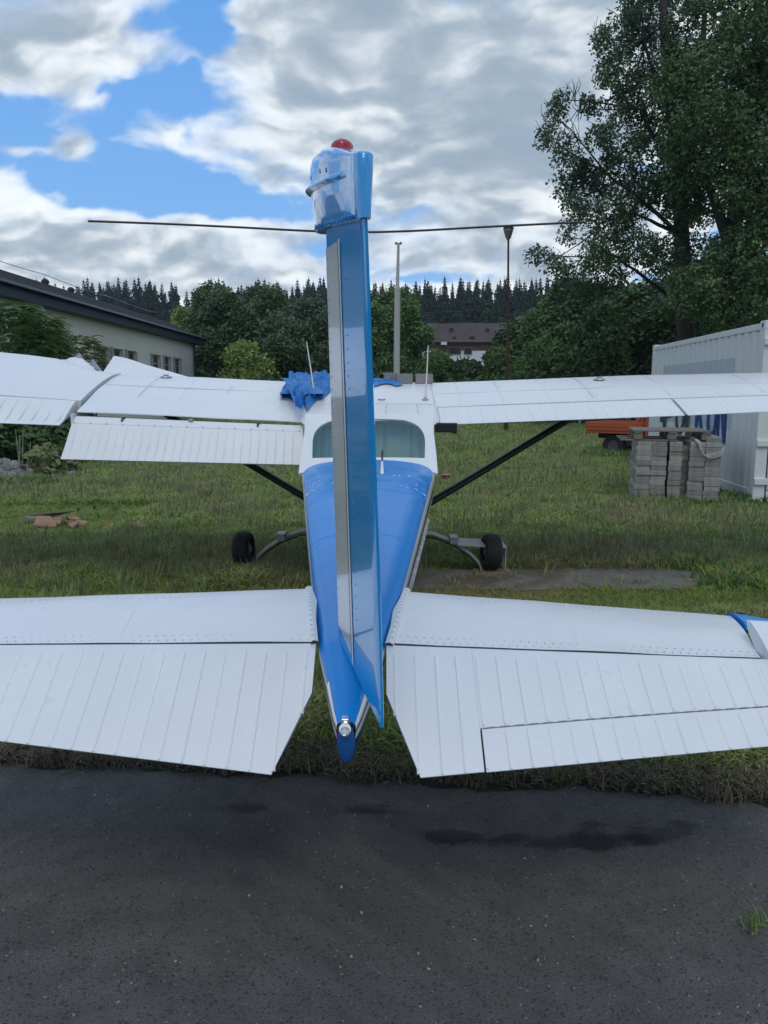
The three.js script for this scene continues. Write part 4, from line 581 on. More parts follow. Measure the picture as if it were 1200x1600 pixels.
  structure('soil_strip', loft([e1, e2, e3], { crease: 80 }), new THREE.MeshStandardMaterial({ color: lin(0.042, 0.033, 0.024), map: rep(dirt, 1.6), bumpMap: rep(dirt, 1.6), bumpScale: 0.02, roughness: 1 }));
}
{ // loose chippings on the tarmac
  const g = new THREE.IcosahedronGeometry(1, 0); const m = new THREE.InstancedMesh(g, std(lin(0.34, 0.32, 0.29), 0.9), 260); srand(9); const q = new THREE.Object3D();
  for (let i = 0; i < 260; i++) { const z = -1.4 - rnd() * 1.7, x = (rnd() - 0.5) * 3.6; if (z < tarEdge(x)) { q.position.set(0, -1, 0); } else q.position.set(x, 0.010, z); const s = 0.0016 + 0.0045 * Math.pow(rnd(), 4); q.scale.set(s * rnd(0.8, 1.6), s * 0.7, s); q.rotation.set(rnd(3), rnd(6), rnd(3)); q.updateMatrix(); m.setMatrixAt(i, q.matrix); const k = rnd(0.35, 1.25); m.setColorAt(i, lin(k, k * 0.97, k * 0.92)); }
  m.name = 'gravel'; tag(m, 'small pale stone chippings scattered over the tarmac', 'gravel', null, 'stuff'); scene.add(m);
}
{ // concrete strip by the wheel
  const S = new THREE.Shape(); const pts = []; const zm = (slab.z0 + slab.z1) / 2; for (let i = 0; i <= 40; i++) { const x = mix(slab.x0, slab.x1, i / 40); pts.push([x, slab.z0 + 0.06 * noise(x * 3, 1) + 0.25 * sstep(2.4, 2.95, x)]); } for (let i = 40; i >= 0; i--) { const x = mix(slab.x0, slab.x1, i / 40); pts.push([x, slab.z1 + 0.09 * noise(x * 2.3, 5) - 0.2 * sstep(2.2, 2.95, x)]); }
  pts.forEach(([x, z], i) => (i ? S.lineTo(x, z) : S.moveTo(x, z))); const g = new THREE.ExtrudeGeometry(S, { depth: 0.05, bevelEnabled: false }); g.rotateX(Math.PI / 2); g.translate(0, 0.028, 0); planarUV(g, 'xz');
  const cm = dataTex(512, (u, v) => { const a = tileN(u, v, 4, 41, 5), b = tileN(u, v, 30, 43, 3), s = sstep(0.02, 0.3, a); const w = 0.75 + 0.3 * a + 0.3 * b; return [w * mix(1, 0.62, s), w * mix(0.98, 0.55, s), w * mix(0.93, 0.42, s)]; });
  structure('pavement', g, new THREE.MeshStandardMaterial({ color: lin(0.22, 0.21, 0.19), map: rep(cm, 0.45), bumpMap: rep(cm, 0.45), bumpScale: 0.012, roughness: 0.95 }));
}
/* grass: bent blades in tufts */
function tuftGeo(n, h, spread, sd, seedHead = 0) {
  srand(sd); const pos = [], idx = [];
  for (let i = 0; i < n; i++) { const a = rnd(6.283), r = spread * Math.sqrt(rnd()), bx = Math.cos(a) * r, bz = Math.sin(a) * r, H = h * rnd(0.5, 1.1), lean = H * rnd(0.1, 0.75), la = rnd(6.283), w = rnd(0.0025, 0.005), wx = Math.cos(la + 1.57) * w, wz = Math.sin(la + 1.57) * w; const b = pos.length / 3;
    for (const [t, k] of [[0, 1], [0.5, 0.85], [0.82, 0.5]]) { const o = lean * t * t; const x = bx + Math.cos(la) * o, z = bz + Math.sin(la) * o, y = H * (t - 0.18 * t * t * (lean / H)); pos.push(x - wx * k, y, z - wz * k, x + wx * k, y, z + wz * k); }
    pos.push(bx + Math.cos(la) * lean, H * (1 - 0.3 * lean / H), bz + Math.sin(la) * lean); idx.push(b, b + 1, b + 2, b + 1, b + 3, b + 2, b + 2, b + 3, b + 4, b + 3, b + 5, b + 4, b + 4, b + 5, b + 6); }
  const g = new THREE.BufferGeometry(); g.setAttribute('position', new THREE.Float32BufferAttribute(pos, 3)); g.setIndex(idx); g.computeVertexNormals(); return g;
}
{
  const leaf = phys(lin(1, 1, 1), 0.8, { transmission: 0.35, thickness: 0, side: THREE.DoubleSide });
  const kinds = [[tuftGeo(11, 0.15, 0.055, 1), 'grass', 'rough green meadow grass with bent blades, all over the field'], [tuftGeo(9, 0.24, 0.09, 2), 'tall_grass', 'tall pale seeding grass stalks scattered through the meadow'], [tuftGeo(12, 0.15, 0.07, 3), 'dry_grass', 'short dry straw grass along the tarmac edge']];
  const lists = [[], [], []];
  srand(2024);
  const skip = (x, z) => (x > slab.x0 + 0.05 && x < slab.x1 - 0.05 && z > slab.z0 + 0.08 * 1 && z < slab.z1 - 0.06 && rnd() < 0.985) || Math.hypot(x - wR.x, z - wR.z) < 0.16;
  const put = (k, x, z, s, c) => lists[k].push([x, z, s * (k === 0 && Math.hypot(x - wL.x, z - wL.z - 0.35) < 0.45 ? 1.45 : 1), c]);
  const put0 = (x, z, s) => { const t = meadowTone(x, z), b = rnd(0.65, 1.3); put(0, x, z, s, [mix(0.245, 0.42, t) * b, mix(0.345, 0.37, t) * b, mix(0.056, 0.135, t) * b]); };
  // along the tarmac, then out over the field in widening belts
  for (let i = 0; i < 9000; i++) { const x = rnd(-2.4, 2.5), z = tarEdge(x) - 0.02 - Math.pow(rnd(), 1.4) * 0.75; const d = tarEdge(x) - z; if (skip(x, z)) continue; put0(x, z, rnd(0.45, 0.9) * mix(0.5, 1.15, sstep(0, 0.35, d))); }
  for (let i = 0; i < 1500; i++) { const x = rnd(-2.4, 2.5), z = tarEdge(x) + 0.03 - rnd() * 0.22; const b = rnd(0.5, 1.2); put(2, x, z, rnd(0.3, 0.75), [0.17 * b, 0.135 * b, 0.075 * b]); }
  const belts = [[-3.8, -6.2, 3.3, 30000, 0.62], [-6.2, -9, 4.8, 60000, 0.78], [-9, -13, 7, 75000, 0.95], [-13, -19, 10.5, 80000, 1.2], [-19, -30, 16, 85000, 1.6], [-30, -44, 24, 45000, 2.2]];
  for (const [z0, z1, hw, n, s] of belts) for (let i = 0; i < n; i++) { const z = mix(z0, z1, rnd()), x = rnd(-hw, hw) + (z < -19 ? 3 : 0); if (Math.abs(x) > 0.52 * -z + 1.2) continue; if (skip(x, z)) continue; const low = (x > slab.x0 - 0.3 && x < slab.x1 + 0.2 && z > slab.z1 - 0.1 && z < slab.z1 + 0.7) ? 0.5 : (x > -7.2 && x < -3.2 && z > -10.9 && z < -8.6) ? 0.55 : 1; const clump = 0.75 + 0.7 * Math.max(0, fbm(x * 1.4, z * 1.4, 6, 3) + 0.25); put0(x, z, s * rnd(0.6, 1.2) * low * clump); if (low === 1 && rnd() < 0.012 + 0.05 * meadowTone(x, z)) { const b = rnd(0.6, 1.3); put(1, x + rnd(0.1), z, Math.min(s, 1.6) * rnd(0.8, 1.3), [0.26 * b, 0.25 * b, 0.13 * b]); } }
  kinds.forEach(([g, name, label], k) => { const m = new THREE.InstancedMesh(g, leaf, lists[k].length), q = new THREE.Object3D(); lists[k].forEach(([x, z, s, c], i) => { q.position.set(x, 0, z); q.rotation.set(rnd(-0.3, 0.3), rnd(6.28), rnd(-0.3, 0.3)); q.scale.set(s * 1.45, s > 1 ? 0.55 + 0.45 * s : s, s * 1.45); q.updateMatrix(); m.setMatrixAt(i, q.matrix); m.setColorAt(i, lin(...c)); }); m.name = name; tag(m, label, 'grass', null, 'stuff'); scene.add(m); });
}

{ // broad-leaved weeds round the feet of things
  const w = tuftGeo(8, 0.16, 0.05, 15); { const p = w.attributes.position; for (let i = 0; i < p.count; i += 7) for (let k = 0; k < 6; k += 2) { const a = i + k, b = a + 1, cx = (p.getX(a) + p.getX(b)) / 2, cz = (p.getZ(a) + p.getZ(b)) / 2; p.setXYZ(a, cx + (p.getX(a) - cx) * 4, p.getY(a), cz + (p.getZ(a) - cz) * 4); p.setXYZ(b, cx + (p.getX(b) - cx) * 4, p.getY(b), cz + (p.getZ(b) - cz) * 4); } w.computeVertexNormals(); }
  srand(808); const L = []; const add = (x, z, rx, rz, n, s) => { for (let i = 0; i < n; i++) L.push([x + rnd(-rx, rx), z + rnd(-rz, rz), s * rnd(0.6, 1.3)]); };
  add(4.4, -11.1, 0.9, 0.35, 70, 1.0); add(5.35, -10.75, 0.35, 0.35, 45, 1.1); add(5.2, -13, 0.2, 2.2, 70, 1.3); add(2.0, -7.35, 1.1, 0.25, 130, 0.7); add(-0.4, -7.6, 0.5, 0.4, 60, 0.8); add(5.4, -18.6, 0.8, 0.6, 60, 1.5); add(3.2, -20, 1.5, 1, 60, 1.4); add(-6.3, -10.6, 0.9, 0.3, 60, 0.9); add(-6.2, -13.2, 0.6, 0.4, 70, 1.3); add(1.8, -4.2, 1.6, 0.5, 90, 0.6); add(-1.5, -4.3, 1.6, 0.5, 90, 0.6); add(-5, -12, 3, 2.5, 130, 0.9); add(3, -12, 3, 3, 130, 0.9); add(3.2, -6.7, 0.5, 0.5, 70, 0.8);
  const m = new THREE.InstancedMesh(w, phys(lin(1, 1, 1), 0.8, { transmission: 0.3, thickness: 0, side: THREE.DoubleSide }), L.length), q = new THREE.Object3D(); L.forEach(([x, z, s], i) => { q.position.set(x, 0, z); q.rotation.set(rnd(-0.3, 0.3), rnd(6.28), rnd(-0.3, 0.3)); q.scale.setScalar(s); q.updateMatrix(); m.setMatrixAt(i, q.matrix); const b = rnd(0.6, 1.3); m.setColorAt(i, lin(0.10 * b, 0.22 * b, 0.045 * b)); }); m.name = 'ground_cover'; tag(m, 'patches of broad-leaved green weeds in the grass and by the stack', 'weeds', null, 'stuff'); scene.add(m);
}

/* ================================================ FIELD OBJECTS */
{ // pale rubble heap by the hedge
  const base = onGround(14, 752), mk = (sd) => { srand(sd); const g = new THREE.IcosahedronGeometry(1, 2); const p = g.attributes.position; for (let i = 0; i < p.count; i++) { const v = V(p.getX(i), p.getY(i), p.getZ(i)); const k = 1 + 0.5 * noise(v.x * 1.3 + sd, v.y * 1.3, v.z * 1.3) + 0.18 * noise(v.x * 4, v.y * 4 + sd, v.z * 4); p.setXYZ(i, v.x * k, v.y * k * 0.8, v.z * k); } return toCreasedNormals(mergeVertices(g.deleteAttribute('uv').deleteAttribute('normal'), 1e-4), R(35)); };
  const gs = [mk(1), mk(2), mk(3), mk(4)].map((g) => planarUV(g, 'xz')), ms = [0.50, 0.58, 0.42].map((k) => std(lin(k, k * 0.98, k * 0.95), 0.92, { map: rep(concreteMap, 1), bumpMap: rep(speck, 2), bumpScale: 0.03 }));
  const stone = (x, y, z, s, label, group) => { const o = new THREE.Mesh(gs[(rnd(4)) | 0], ms[(rnd(3)) | 0]); o.name = numbered('rubble_stone'); o.position.set(x, y, z); o.rotation.set(rnd(6), rnd(6), rnd(6)); o.scale.setScalar(s); scene.add(o); tag(o, label, 'stone', group); };
  srand(404);
  for (let i = 0; i < 78; i++) { const r = Math.sqrt(rnd()), a = rnd(6.283), dx = Math.cos(a) * r * 0.92, dz = Math.sin(a) * r * 0.55; const h = 0.46 * Math.pow(1 - r, 0.9); stone(base.x - 0.30 + dx, 0.03 + h * rnd(0.35, 1.0), base.z - 0.25 + dz, rnd(0.055, 0.155), 'pale broken stone in the rubble heap beside the dark hedge', 'stones of the rubble heap'); }
  [[113, 752, 0.13, 'pale stone lying by itself in the grass, largest of the scattered ones'], [136, 754, 0.10, 'rounded pale stone in the grass just past the largest scattered one'], [168, 758, 0.09, 'small pale stone poking from the grass, third from the rubble heap'], [222, 749, 0.08, 'small pale stone in the grass, fourth from the rubble heap'], [243, 750, 0.09, 'pale stone in the grass, farthest from the rubble heap']].forEach(([u, v, s, l]) => { const p = onGround(u, v); stone(p.x, 0.07, p.z, s, l, 'loose stones in the grass'); });
}
{ // broken boards lying in the grass
  const bd = (pts, th, m, label) => { // irregular flat piece: outline on the ground plan sighted at (u, v), lifted
    const P = pts.map(([u, v, y]) => onGround(u, v, y)); const rows = [P, P.map((p) => p.clone().add(V(0.004, -th, 0)))]; const o = new THREE.Mesh(loft(rows, { closed: true, caps: true, crease: 20 }), m); o.name = numbered('broken_board'); const c = P[0].clone(); o.geometry.translate(-c.x, -c.y, -c.z); o.position.copy(c); scene.add(o); tag(o, label, 'board', 'broken boards in the grass'); };
  const tan = std(lin(0.40, 0.25, 0.16), 0.9, { map: rep(woodMap, 1.5), bumpMap: rep(woodMap, 1.5), bumpScale: 0.01 });
  bd([[34, 806, 0.12], [84, 800, 0.20], [118, 797, 0.2], [84, 805, 0.15], [46, 811, 0.1]], 0.015, M.oldWood, 'long grey plank lying on top of the broken boards');
  bd([[52, 820, 0.08], [58, 806, 0.16], [78, 806, 0.16], [88, 815, 0.10], [88, 823, 0.06]], 0.02, tan, 'rounded tan panel under the long grey plank');
  bd([[84, 808, 0.14], [98, 806, 0.14], [94, 818, 0.08], [86, 818, 0.08]], 0.02, tan, 'narrow reddish piece leaning between the tan panels');
  bd([[97, 811, 0.14], [124, 815, 0.1], [112, 824, 0.06], [100, 816, 0.08]], 0.02, tan, 'triangular tan panel beside the narrow reddish piece');
  bd([[104, 805, 0.13], [120, 806, 0.12], [127, 812, 0.1], [108, 810, 0.11]], 0.015, tan, 'small tan piece behind the triangular panel');
  bd([[120, 812, 0.1], [136, 814, 0.09], [134, 821, 0.06], [114, 818, 0.07]], 0.02, tan, 'weathered tan piece at the end of the broken boards');
  bd([[158, 819, 0.09], [177, 817, 0.09], [178, 822, 0.06], [160, 824, 0.05]], 0.02, tan, 'small light board alone in the grass between the broken panels');
  bd([[199, 818, 0.12], [216, 814, 0.13], [237, 824, 0.08], [232, 832, 0.04], [214, 823, 0.08]], 0.025, tan, 'curved tan board lying apart in the grass');
}
{ // small red pot in the grass
  const p = onGround(697, 758), t = thing('flower_pot', 'small red plastic pot standing in the grass below the wing strut', 'pot', V(p.x, 0, p.z));
  const y = 0.10; part(t, 'body', new THREE.LatheGeometry([[0, 0], [0.055, 0], [0.08, 0.09], [0.074, 0.09], [0.05, 0.01], [0, 0.01]].map(([r, h]) => new THREE.Vector2(r, h)), 24).translate(p.x, y, p.z), std(lin(0.36, 0.055, 0.05), 0.6)); part(t, 'rim', new THREE.TorusGeometry(0.08, 0.008, 8, 28).rotateX(Math.PI / 2).translate(p.x, y + 0.09, p.z), std(lin(0.5, 0.28, 0.26), 0.6)); part(t, 'soil', new THREE.CylinderGeometry(0.072, 0.07, 0.01, 20).translate(p.x, y + 0.075, p.z), std(lin(0.3, 0.25, 0.22), 1));
  part(t, 'stone_foot', new THREE.CylinderGeometry(0.09, 0.10, 0.10, 9).translate(p.x, 0.05, p.z), M.concrete);
}
{ // stack of grey pavers with a pallet laid on it
  const o = onGround(990, 788); o.y = 0; const yaw = R(-13);
  const t = new THREE.Group(); t.name = 'paver_stack'; t.position.copy(o); t.rotation.y = yaw; t.scale.x = 0.86; scene.add(t); tag(t, 'tall stack of grey concrete paving blocks beside the white container', 'paving stack');
  const pg = [new RoundedBoxGeometry(0.205, 0.068, 0.30, 1, 0.005), new RoundedBoxGeometry(0.245, 0.068, 0.30, 1, 0.005), new RoundedBoxGeometry(0.16, 0.068, 0.30, 1, 0.005)].map((g) => planarUV(g, 'xy')); srand(31);
  let n = 0; const put = (g, x, y, z, ry = 0) => { if (n++ > 299) return; const m = new THREE.Mesh(g, M.paver[(rnd(4)) | 0]); m.name = 'paver'; m.position.set(x + rnd(-0.008, 0.008), y, z + rnd(-0.012, 0.012)); m.rotation.y = ry + rnd(-0.03, 0.03); t.add(m); };
  for (let r = 0; r < 13; r++) { const y = 0.05 + r * 0.0705;
    for (let d = 0; d < 3; d++) { const z = -0.16 - d * 0.315; const off = r % 2 ? 0.0 : 0.045;
      put(pg[1], 0.125 + off * 0.3, y, z); put(pg[1], 0.375, y, z);
      if (r < 13) put(pg[0], 0.635 + (r > 7 ? 0.008 : 0), y, z); if (r < 12 && d < 2) put(pg[2], 0.80, y, z - 0.16); if (r < 13 || d > 0) put(pg[1], 0.985 + (r < 5 ? -0.012 : 0), y, z); put(pg[1], 1.235 - (r % 3) * 0.004, y, z); if (r === 12) put(pg[1], 1.235, y + 0.0705, z); } }
  const core = new THREE.Mesh(new THREE.BoxGeometry(0.4, 0.95, 0.28), M.paver[2]); core.name = 'inner_block'; core.position.set(0.75, 0.5, -0.75); t.add(core);
  // loose binding strap over one corner
  const st = []; for (let k = 0; k < 3; k++) { const c = new THREE.CatmullRomCurve3([V(0.92 + k * 0.02, 0.97, -0.05), V(0.97 + k * 0.02, 0.93, 0.03), V(1.04 + k * 0.015, 0.80 - k * 0.02, 0.035), V(1.16, 0.71 + k * 0.02, 0.03), V(1.34, 0.75 + k * 0.03, 0.01), V(1.40, 0.86, -0.05)]); st.push(new THREE.TubeGeometry(c, 24, 0.008, 5)); }
  const s = new THREE.Mesh(merge(st), std(lin(0.5, 0.49, 0.45), 0.6)); s.name = 'strap'; t.add(s);
  // pallet
  const p = new THREE.Group(); p.name = 'wooden_pallet'; p.rotation.y = yaw; p.scale.x = 0.88; const q = V(-0.05, 0.935, -0.03).applyAxisAngle(V(0, 1, 0), yaw).add(o); p.position.copy(q); scene.add(p); tag(p, 'weathered grey wooden pallet lying on top of the paving stack', 'pallet');
  const add = (name, w, h, d, x, y, z, m = M.oldWood) => { const mm = new THREE.Mesh(new RoundedBoxGeometry(w, h, d, 1, 0.004), m); mm.name = name; mm.position.set(x, y, z); p.add(mm); };
  for (let i = 0; i < 7; i++) add('board', 1.2, 0.022, 0.105, 0.60, 0.148, -0.04 - i * 0.15); for (let i = 0; i < 3; i++) add('cross_board', 0.11, 0.022, 1.0, 0.08 + i * 0.53, 0.124, -0.48); for (const z of [-0.05, -0.5, -0.95]) for (let i = 0; i < 3; i++) add('block', 0.14, 0.085, 0.12, 0.08 + i * 0.53, 0.069, z, M.oldWood); for (const z of [-0.05, -0.5, -0.95]) add('runner', 0.9, 0.02, 0.10, 0.25, 0.012, z);
}

/* white container ------------------------------------------------------- */
{
  const A = V(5.245, 0.03, -10.85), dirZ = V(0.525, 0, -5.95).normalize(), yaw = Math.atan2(-dirZ.x, -dirZ.z); // +z end faces the field
  const t = new THREE.Group(); t.name = 'shipping_container'; t.position.copy(A); t.rotation.y = yaw; scene.add(t); tag(t, 'white corrugated steel container with blue and grey lettering on its flank', 'container');
  const add = (parent, name, g, m, label) => { const o = new THREE.Mesh(Array.isArray(g) ? merge(g) : g, m); o.name = name; parent.add(o); if (label) o.userData.label = label; return o; };
  const L = 6.06, W = 2.44, H = 2.59, b = (w, h, d, x, y, z, bv = 0.008) => new RoundedBoxGeometry(w, h, d, 1, bv).translate(x, y, z);
  // corner castings, posts, rails
  const fr = []; for (const x of [0.08, W - 0.08]) for (const z of [-0.08, -L + 0.08]) fr.push(b(0.16, H - 0.24, 0.16, x, H / 2, z));
  for (const x of [0.05, W - 0.05]) fr.push(b(0.08, 0.09, L - 0.36, x, H - 0.07, -L / 2), b(0.09, 0.15, L - 0.36, x, 0.16, -L / 2)); for (const z of [-0.06, -L + 0.06]) fr.push(b(W - 0.36, 0.12, 0.1, W / 2, H - 0.08, z), b(W - 0.36, 0.14, 0.1, W / 2, 0.15, z));
  add(t, 'frame', fr, M.container);
  for (const x of [0.089, W - 0.089]) for (const z of [-0.089, -L + 0.089]) for (const y of [0.06, H - 0.06]) { const c = add(t, 'corner_casting', b(0.182, 0.12, 0.182, x, y, z), M.container); if (z > -1) add(c, 'hole', [b(0.06, 0.075, 0.01, x, y, z + 0.09, 0.004), b(0.01, 0.06, 0.05, x - 0.09, y, z, 0.004)], M.black); }
  const corr = (len, n) => { const pts = []; const w = len / n; for (let i = 0; i < n; i++) { pts.push([i * w, 0], [i * w + w * 0.28, 0], [i * w + w * 0.45, 0.034], [i * w + w * 0.72, 0.034], [i * w + w * 0.9, 0]); } pts.push([len, 0]); return pts; };
  const wall = (len, n, place) => { const c = corr(len, n), rows = [0, 1].map((k) => c.map(([s, d]) => place(s, d, k))); return loft(rows, { crease: 25, uv: 'zy' }); };
  const y0 = 0.23, y1 = H - 0.11;
  const side = add(t, 'side_wall', wall(L - 0.32, 20, (s, d, k) => V(0.018 + d, k ? y1 : y0, -0.16 - s)), M.container);
  add(t, 'side_wall', wall(L - 0.32, 20, (s, d, k) => V(W - 0.018 - d, k ? y1 : y0, -0.16 - s)), M.container); add(t, 'end_wall', wall(W - 0.32, 8, (s, d, k) => V(0.16 + s, k ? y1 : y0, -L + 0.02 + d)), M.container); add(t, 'roof', b(W - 0.1, 0.03, L - 0.1, W / 2, H - 0.035, -L / 2), M.container); add(t, 'floor', b(W - 0.1, 0.1, L - 0.1, W / 2, 0.2, -L / 2), M.black);
  // repainted field and painted letters on the flank: paint films that follow the corrugation
  const film = (s0, s1, ya, yb, lift, m, name) => { const c = corr(L - 0.32, 20), pts = []; const dAt = (s) => { for (let i = 0; i < c.length - 1; i++) if (s >= c[i][0] && s <= c[i + 1][0]) return mix(c[i][1], c[i + 1][1], (s - c[i][0]) / Math.max(1e-6, c[i + 1][0] - c[i][0])); return 0; }; const ss = [s0, ...c.map((q) => q[0]).filter((q) => q > s0 && q < s1), s1].sort((p, q) => p - q); const rows = [ya, yb].map((y) => ss.map((s) => V(0.018 + dAt(s) - lift, y, -0.16 - s))); return add(side, name, loft(rows, { crease: 25, uv: 'zy' }), m); };
  film(1.05, 5.1, 1.02, 2.13, 0.002, phys(lin(0.50, 0.53, 0.55), 0.5), 'repainted_patch');
  const font = await new FontLoader().loadAsync('fonts/droid/droid_sans_bold.typeface.json');
  const grey = phys(lin(0.045, 0.065, 0.06), 0.5), blue = phys(lin(0.008, 0.055, 0.22), 0.5);
  const seg = [['N', 1.13, 0.40, blue], ['O', 1.58, 0.50, blue], ['K', 2.18, 0.52, blue], ['L', 2.80, 0.45, grey], ['O', 3.32, 0.62, grey], ['P', 4.05, 0.75, grey]];
  for (const [ch, s, w, m] of seg) { const g = new TextGeometry(ch, { font, size: 1, depth: 0.004, curveSegments: 8, bevelEnabled: false }); g.computeBoundingBox(); const bb = g.boundingBox; g.translate(-bb.min.x, -bb.min.y, 0); g.scale(w / (bb.max.x - bb.min.x), 0.82 / (bb.max.y - bb.min.y), 1);
    // on this flank letters run from the far end towards the field
    g.applyMatrix4(new THREE.Matrix4().makeBasis(V(0, 0, 1), V(0, 1, 0), V(-1, 0, 0)).setPosition(V(0.010, 0.80, -0.16 - s - w))); add(side, 'letter', g, m); }
  { const g = b(0.004, 0.42, 0.26, 0.009, 1.2, -0.16 - 4.9, 0.001); add(side, 'painted_mark', g, blue); }
  // door end
  for (const k of [0, 1]) { const x = k ? W * 0.75 - 0.045 : W * 0.25 + 0.045, dr = add(t, 'door', b(W / 2 - 0.26, H - 0.42, 0.05, x, H / 2 + 0.02, -0.055), phys(lin(0.58, 0.60, 0.56), 0.5, { map: rep(grime, 0.5) }));
    for (const h of [0.36, 0.9, 1.6, 2.3]) add(dr, 'hinge', b(0.2, 0.09, 0.06, k ? W - 0.1 : 0.1, h, 0.01), M.container); for (const q of [-0.25, 0.18]) add(dr, 'locking_bar', new THREE.CylinderGeometry(0.017, 0.017, H - 0.4, 10).translate(x + q, H / 2, 0.012), M.alu);
    for (const [h, hh] of [[0.62, 0.06], [0.48, 0.08], [1.28, 0.07]]) add(dr, 'sticker', b(0.34, hh, 0.003, x - 0.12, h, -0.0285, 0.001), std(lin(h === 0.48 ? 0.7 : 0.3, h === 0.48 ? 0.7 : 0.31, h === 0.48 ? 0.7 : 0.31), 0.6)); }
  add(t, 'door_seal', [b(0.024, H - 0.4, 0.03, 0.170, H / 2, -0.03, 0.002), b(W - 0.4, 0.02, 0.03, W / 2, 0.235, -0.062, 0.002), b(0.02, H - 0.4, 0.03, W / 2, H / 2, -0.062, 0.002)], M.black);
  const blk = new THREE.Mesh(new RoundedBoxGeometry(0.5, 0.05, 0.35, 1, 0.008), M.concrete); blk.name = 'paving_slab'; blk.position.set(A.x - 0.02, 0.03, A.z + 0.02); scene.add(blk); tag(blk, 'flat concrete slab under the white container corner', 'slab');
}
{ // small weed rooted in a crack of the tarmac
  const p = onGround(1180, 1456), w = thing('weed', 'small green weed growing from the tarmac on its own', 'weed', V(p.x, 0, p.z)); srand(66);
  const g = []; for (let i = 0; i < 9; i++) { const q = tuftGeo(2, 0.07, 0.02, 700 + i); q.rotateZ(rnd(-1.1, 1.1)); q.rotateY(rnd(6.28)); q.translate(p.x + rnd(-0.03, 0.04), 0.012, p.z + rnd(-0.025, 0.025)); g.push(q); } part(w, 'leaf', g, phys(lin(0.14, 0.24, 0.05), 0.8, { side: THREE.DoubleSide, transmission: 0.2, thickness: 0 })).userData.kind = 'stuff'; part(w, 'root', new THREE.ConeGeometry(0.012, 0.014, 7).translate(p.x, 0.014, p.z), M.twig);
}
/* orange flatbed truck ---------------------------------------------------- */
{
  const o = onGround(990, 716); const D = -o.z; const t = thing('flatbed_truck', 'small orange flatbed truck parked in the grass behind the paving stack', 'truck', V(o.x, 0, o.z));
  const yaw = R(-40); t.rotation.y = yaw; const add = (parent, name, g, m, label) => { const q = new THREE.Mesh(Array.isArray(g) ? merge(g) : g, m); q.name = name; parent.add(q); if (label) q.userData.label = label; return q; };
  const b = (w, h, d, x, y, z, bv = 0.012) => new RoundedBoxGeometry(w, h, d, 1, bv).translate(x, y, z); // x runs to the cab
  const bed = add(t, 'bed', b(1.5, 0.08, 1.25, -0.55, 0.64, -0.6), M.orange); for (const z of [0.03, -1.23]) { add(bed, 'side_board', b(1.5, 0.22, 0.03, -0.55, 0.78, z), M.orange); add(bed, 'board_rail', b(1.5, 0.035, 0.05, -0.55, 0.79, z, 0.006), M.orange); } add(bed, 'tail_board', b(0.03, 0.22, 1.25, -1.31, 0.78, -0.6), M.orange);
  add(bed, 'bed_floor', b(1.4, 0.02, 1.15, -0.55, 0.712, -0.6, 0.004), M.oldWood);
  add(t, 'head_frame', [b(0.06, 0.5, 0.06, 0.17, 0.95, -0.02), b(0.06, 0.5, 0.06, 0.17, 0.95, -1.18), b(0.05, 0.06, 1.2, 0.17, 1.19, -0.6), b(0.05, 0.05, 1.2, 0.17, 0.98, -0.6), bar(V(-0.02, 0.74, -0.02), V(0.16, 1.16, -0.02), 0.05, 0.05), bar(V(-0.02, 0.74, -1.18), V(0.16, 1.16, -1.18), 0.05, 0.05)], M.orange);
  add(t, 'chassis', [b(2.6, 0.12, 0.08, 0.2, 0.52, -0.3), b(2.6, 0.12, 0.08, 0.2, 0.52, -0.9), b(0.3, 0.22, 0.3, -0.02, 0.42, -0.05)], M.black);
  const cs = new THREE.Shape(); cs.moveTo(0.28, 0.42); cs.lineTo(0.28, 1.42); cs.quadraticCurveTo(0.3, 1.5, 0.4, 1.5); cs.lineTo(1.05, 1.48); cs.lineTo(1.34, 1.05); cs.lineTo(1.5, 0.95); cs.lineTo(1.5, 0.42); cs.lineTo(1.22, 0.42); cs.absarc(0.92, 0.36, 0.31, 0.2, Math.PI - 0.2, false); cs.lineTo(0.28, 0.42);
  const cab = add(t, 'cab', new THREE.ExtrudeGeometry(cs, { depth: 1.2, bevelEnabled: true, bevelSize: 0.03, bevelThickness: 0.03, bevelSegments: 2 }).translate(0, 0, -1.22), M.orange);
  add(cab, 'window', [b(0.5, 0.3, 0.02, 0.78, 1.28, 0.035), b(0.5, 0.3, 0.02, 0.78, 1.28, -1.26)], phys(lin(0.02, 0.025, 0.03), 0.08)); add(cab, 'rear_window', b(0.02, 0.28, 0.8, 0.252, 1.28, -0.6), phys(lin(0.02, 0.025, 0.03), 0.08)); add(cab, 'door_panel', b(0.62, 0.5, 0.02, 0.66, 0.85, 0.022), M.orange); add(cab, 'mudguard', new THREE.TorusGeometry(0.33, 0.03, 8, 20, Math.PI).translate(0.92, 0.36, 0.0), phys(lin(0.3, 0.02, 0.02), 0.5));
  for (const [x, z, w] of [[-0.6, -0.18, 0.22], [-0.6, -1.08, 0.22], [0.92, -0.03, 0.16], [0.92, -1.15, 0.16]]) { const wh = add(t, 'wheel', new THREE.CylinderGeometry(0.15, 0.15, w * 0.8, 20).rotateX(Math.PI / 2).translate(x, 0.29, z), std(lin(0.07, 0.07, 0.07), 0.7)); add(wh, 'tyre', new THREE.LatheGeometry([[0.14, -0.45], [0.25, -0.5], [0.285, -0.38], [0.29, 0], [0.285, 0.38], [0.25, 0.5], [0.14, 0.45]].map(([r, y]) => new THREE.Vector2(r, y * w)), 28).rotateX(Math.PI / 2).translate(x, 0.29, z), M.rubber); }
  t.scale.setScalar(0.98);
}
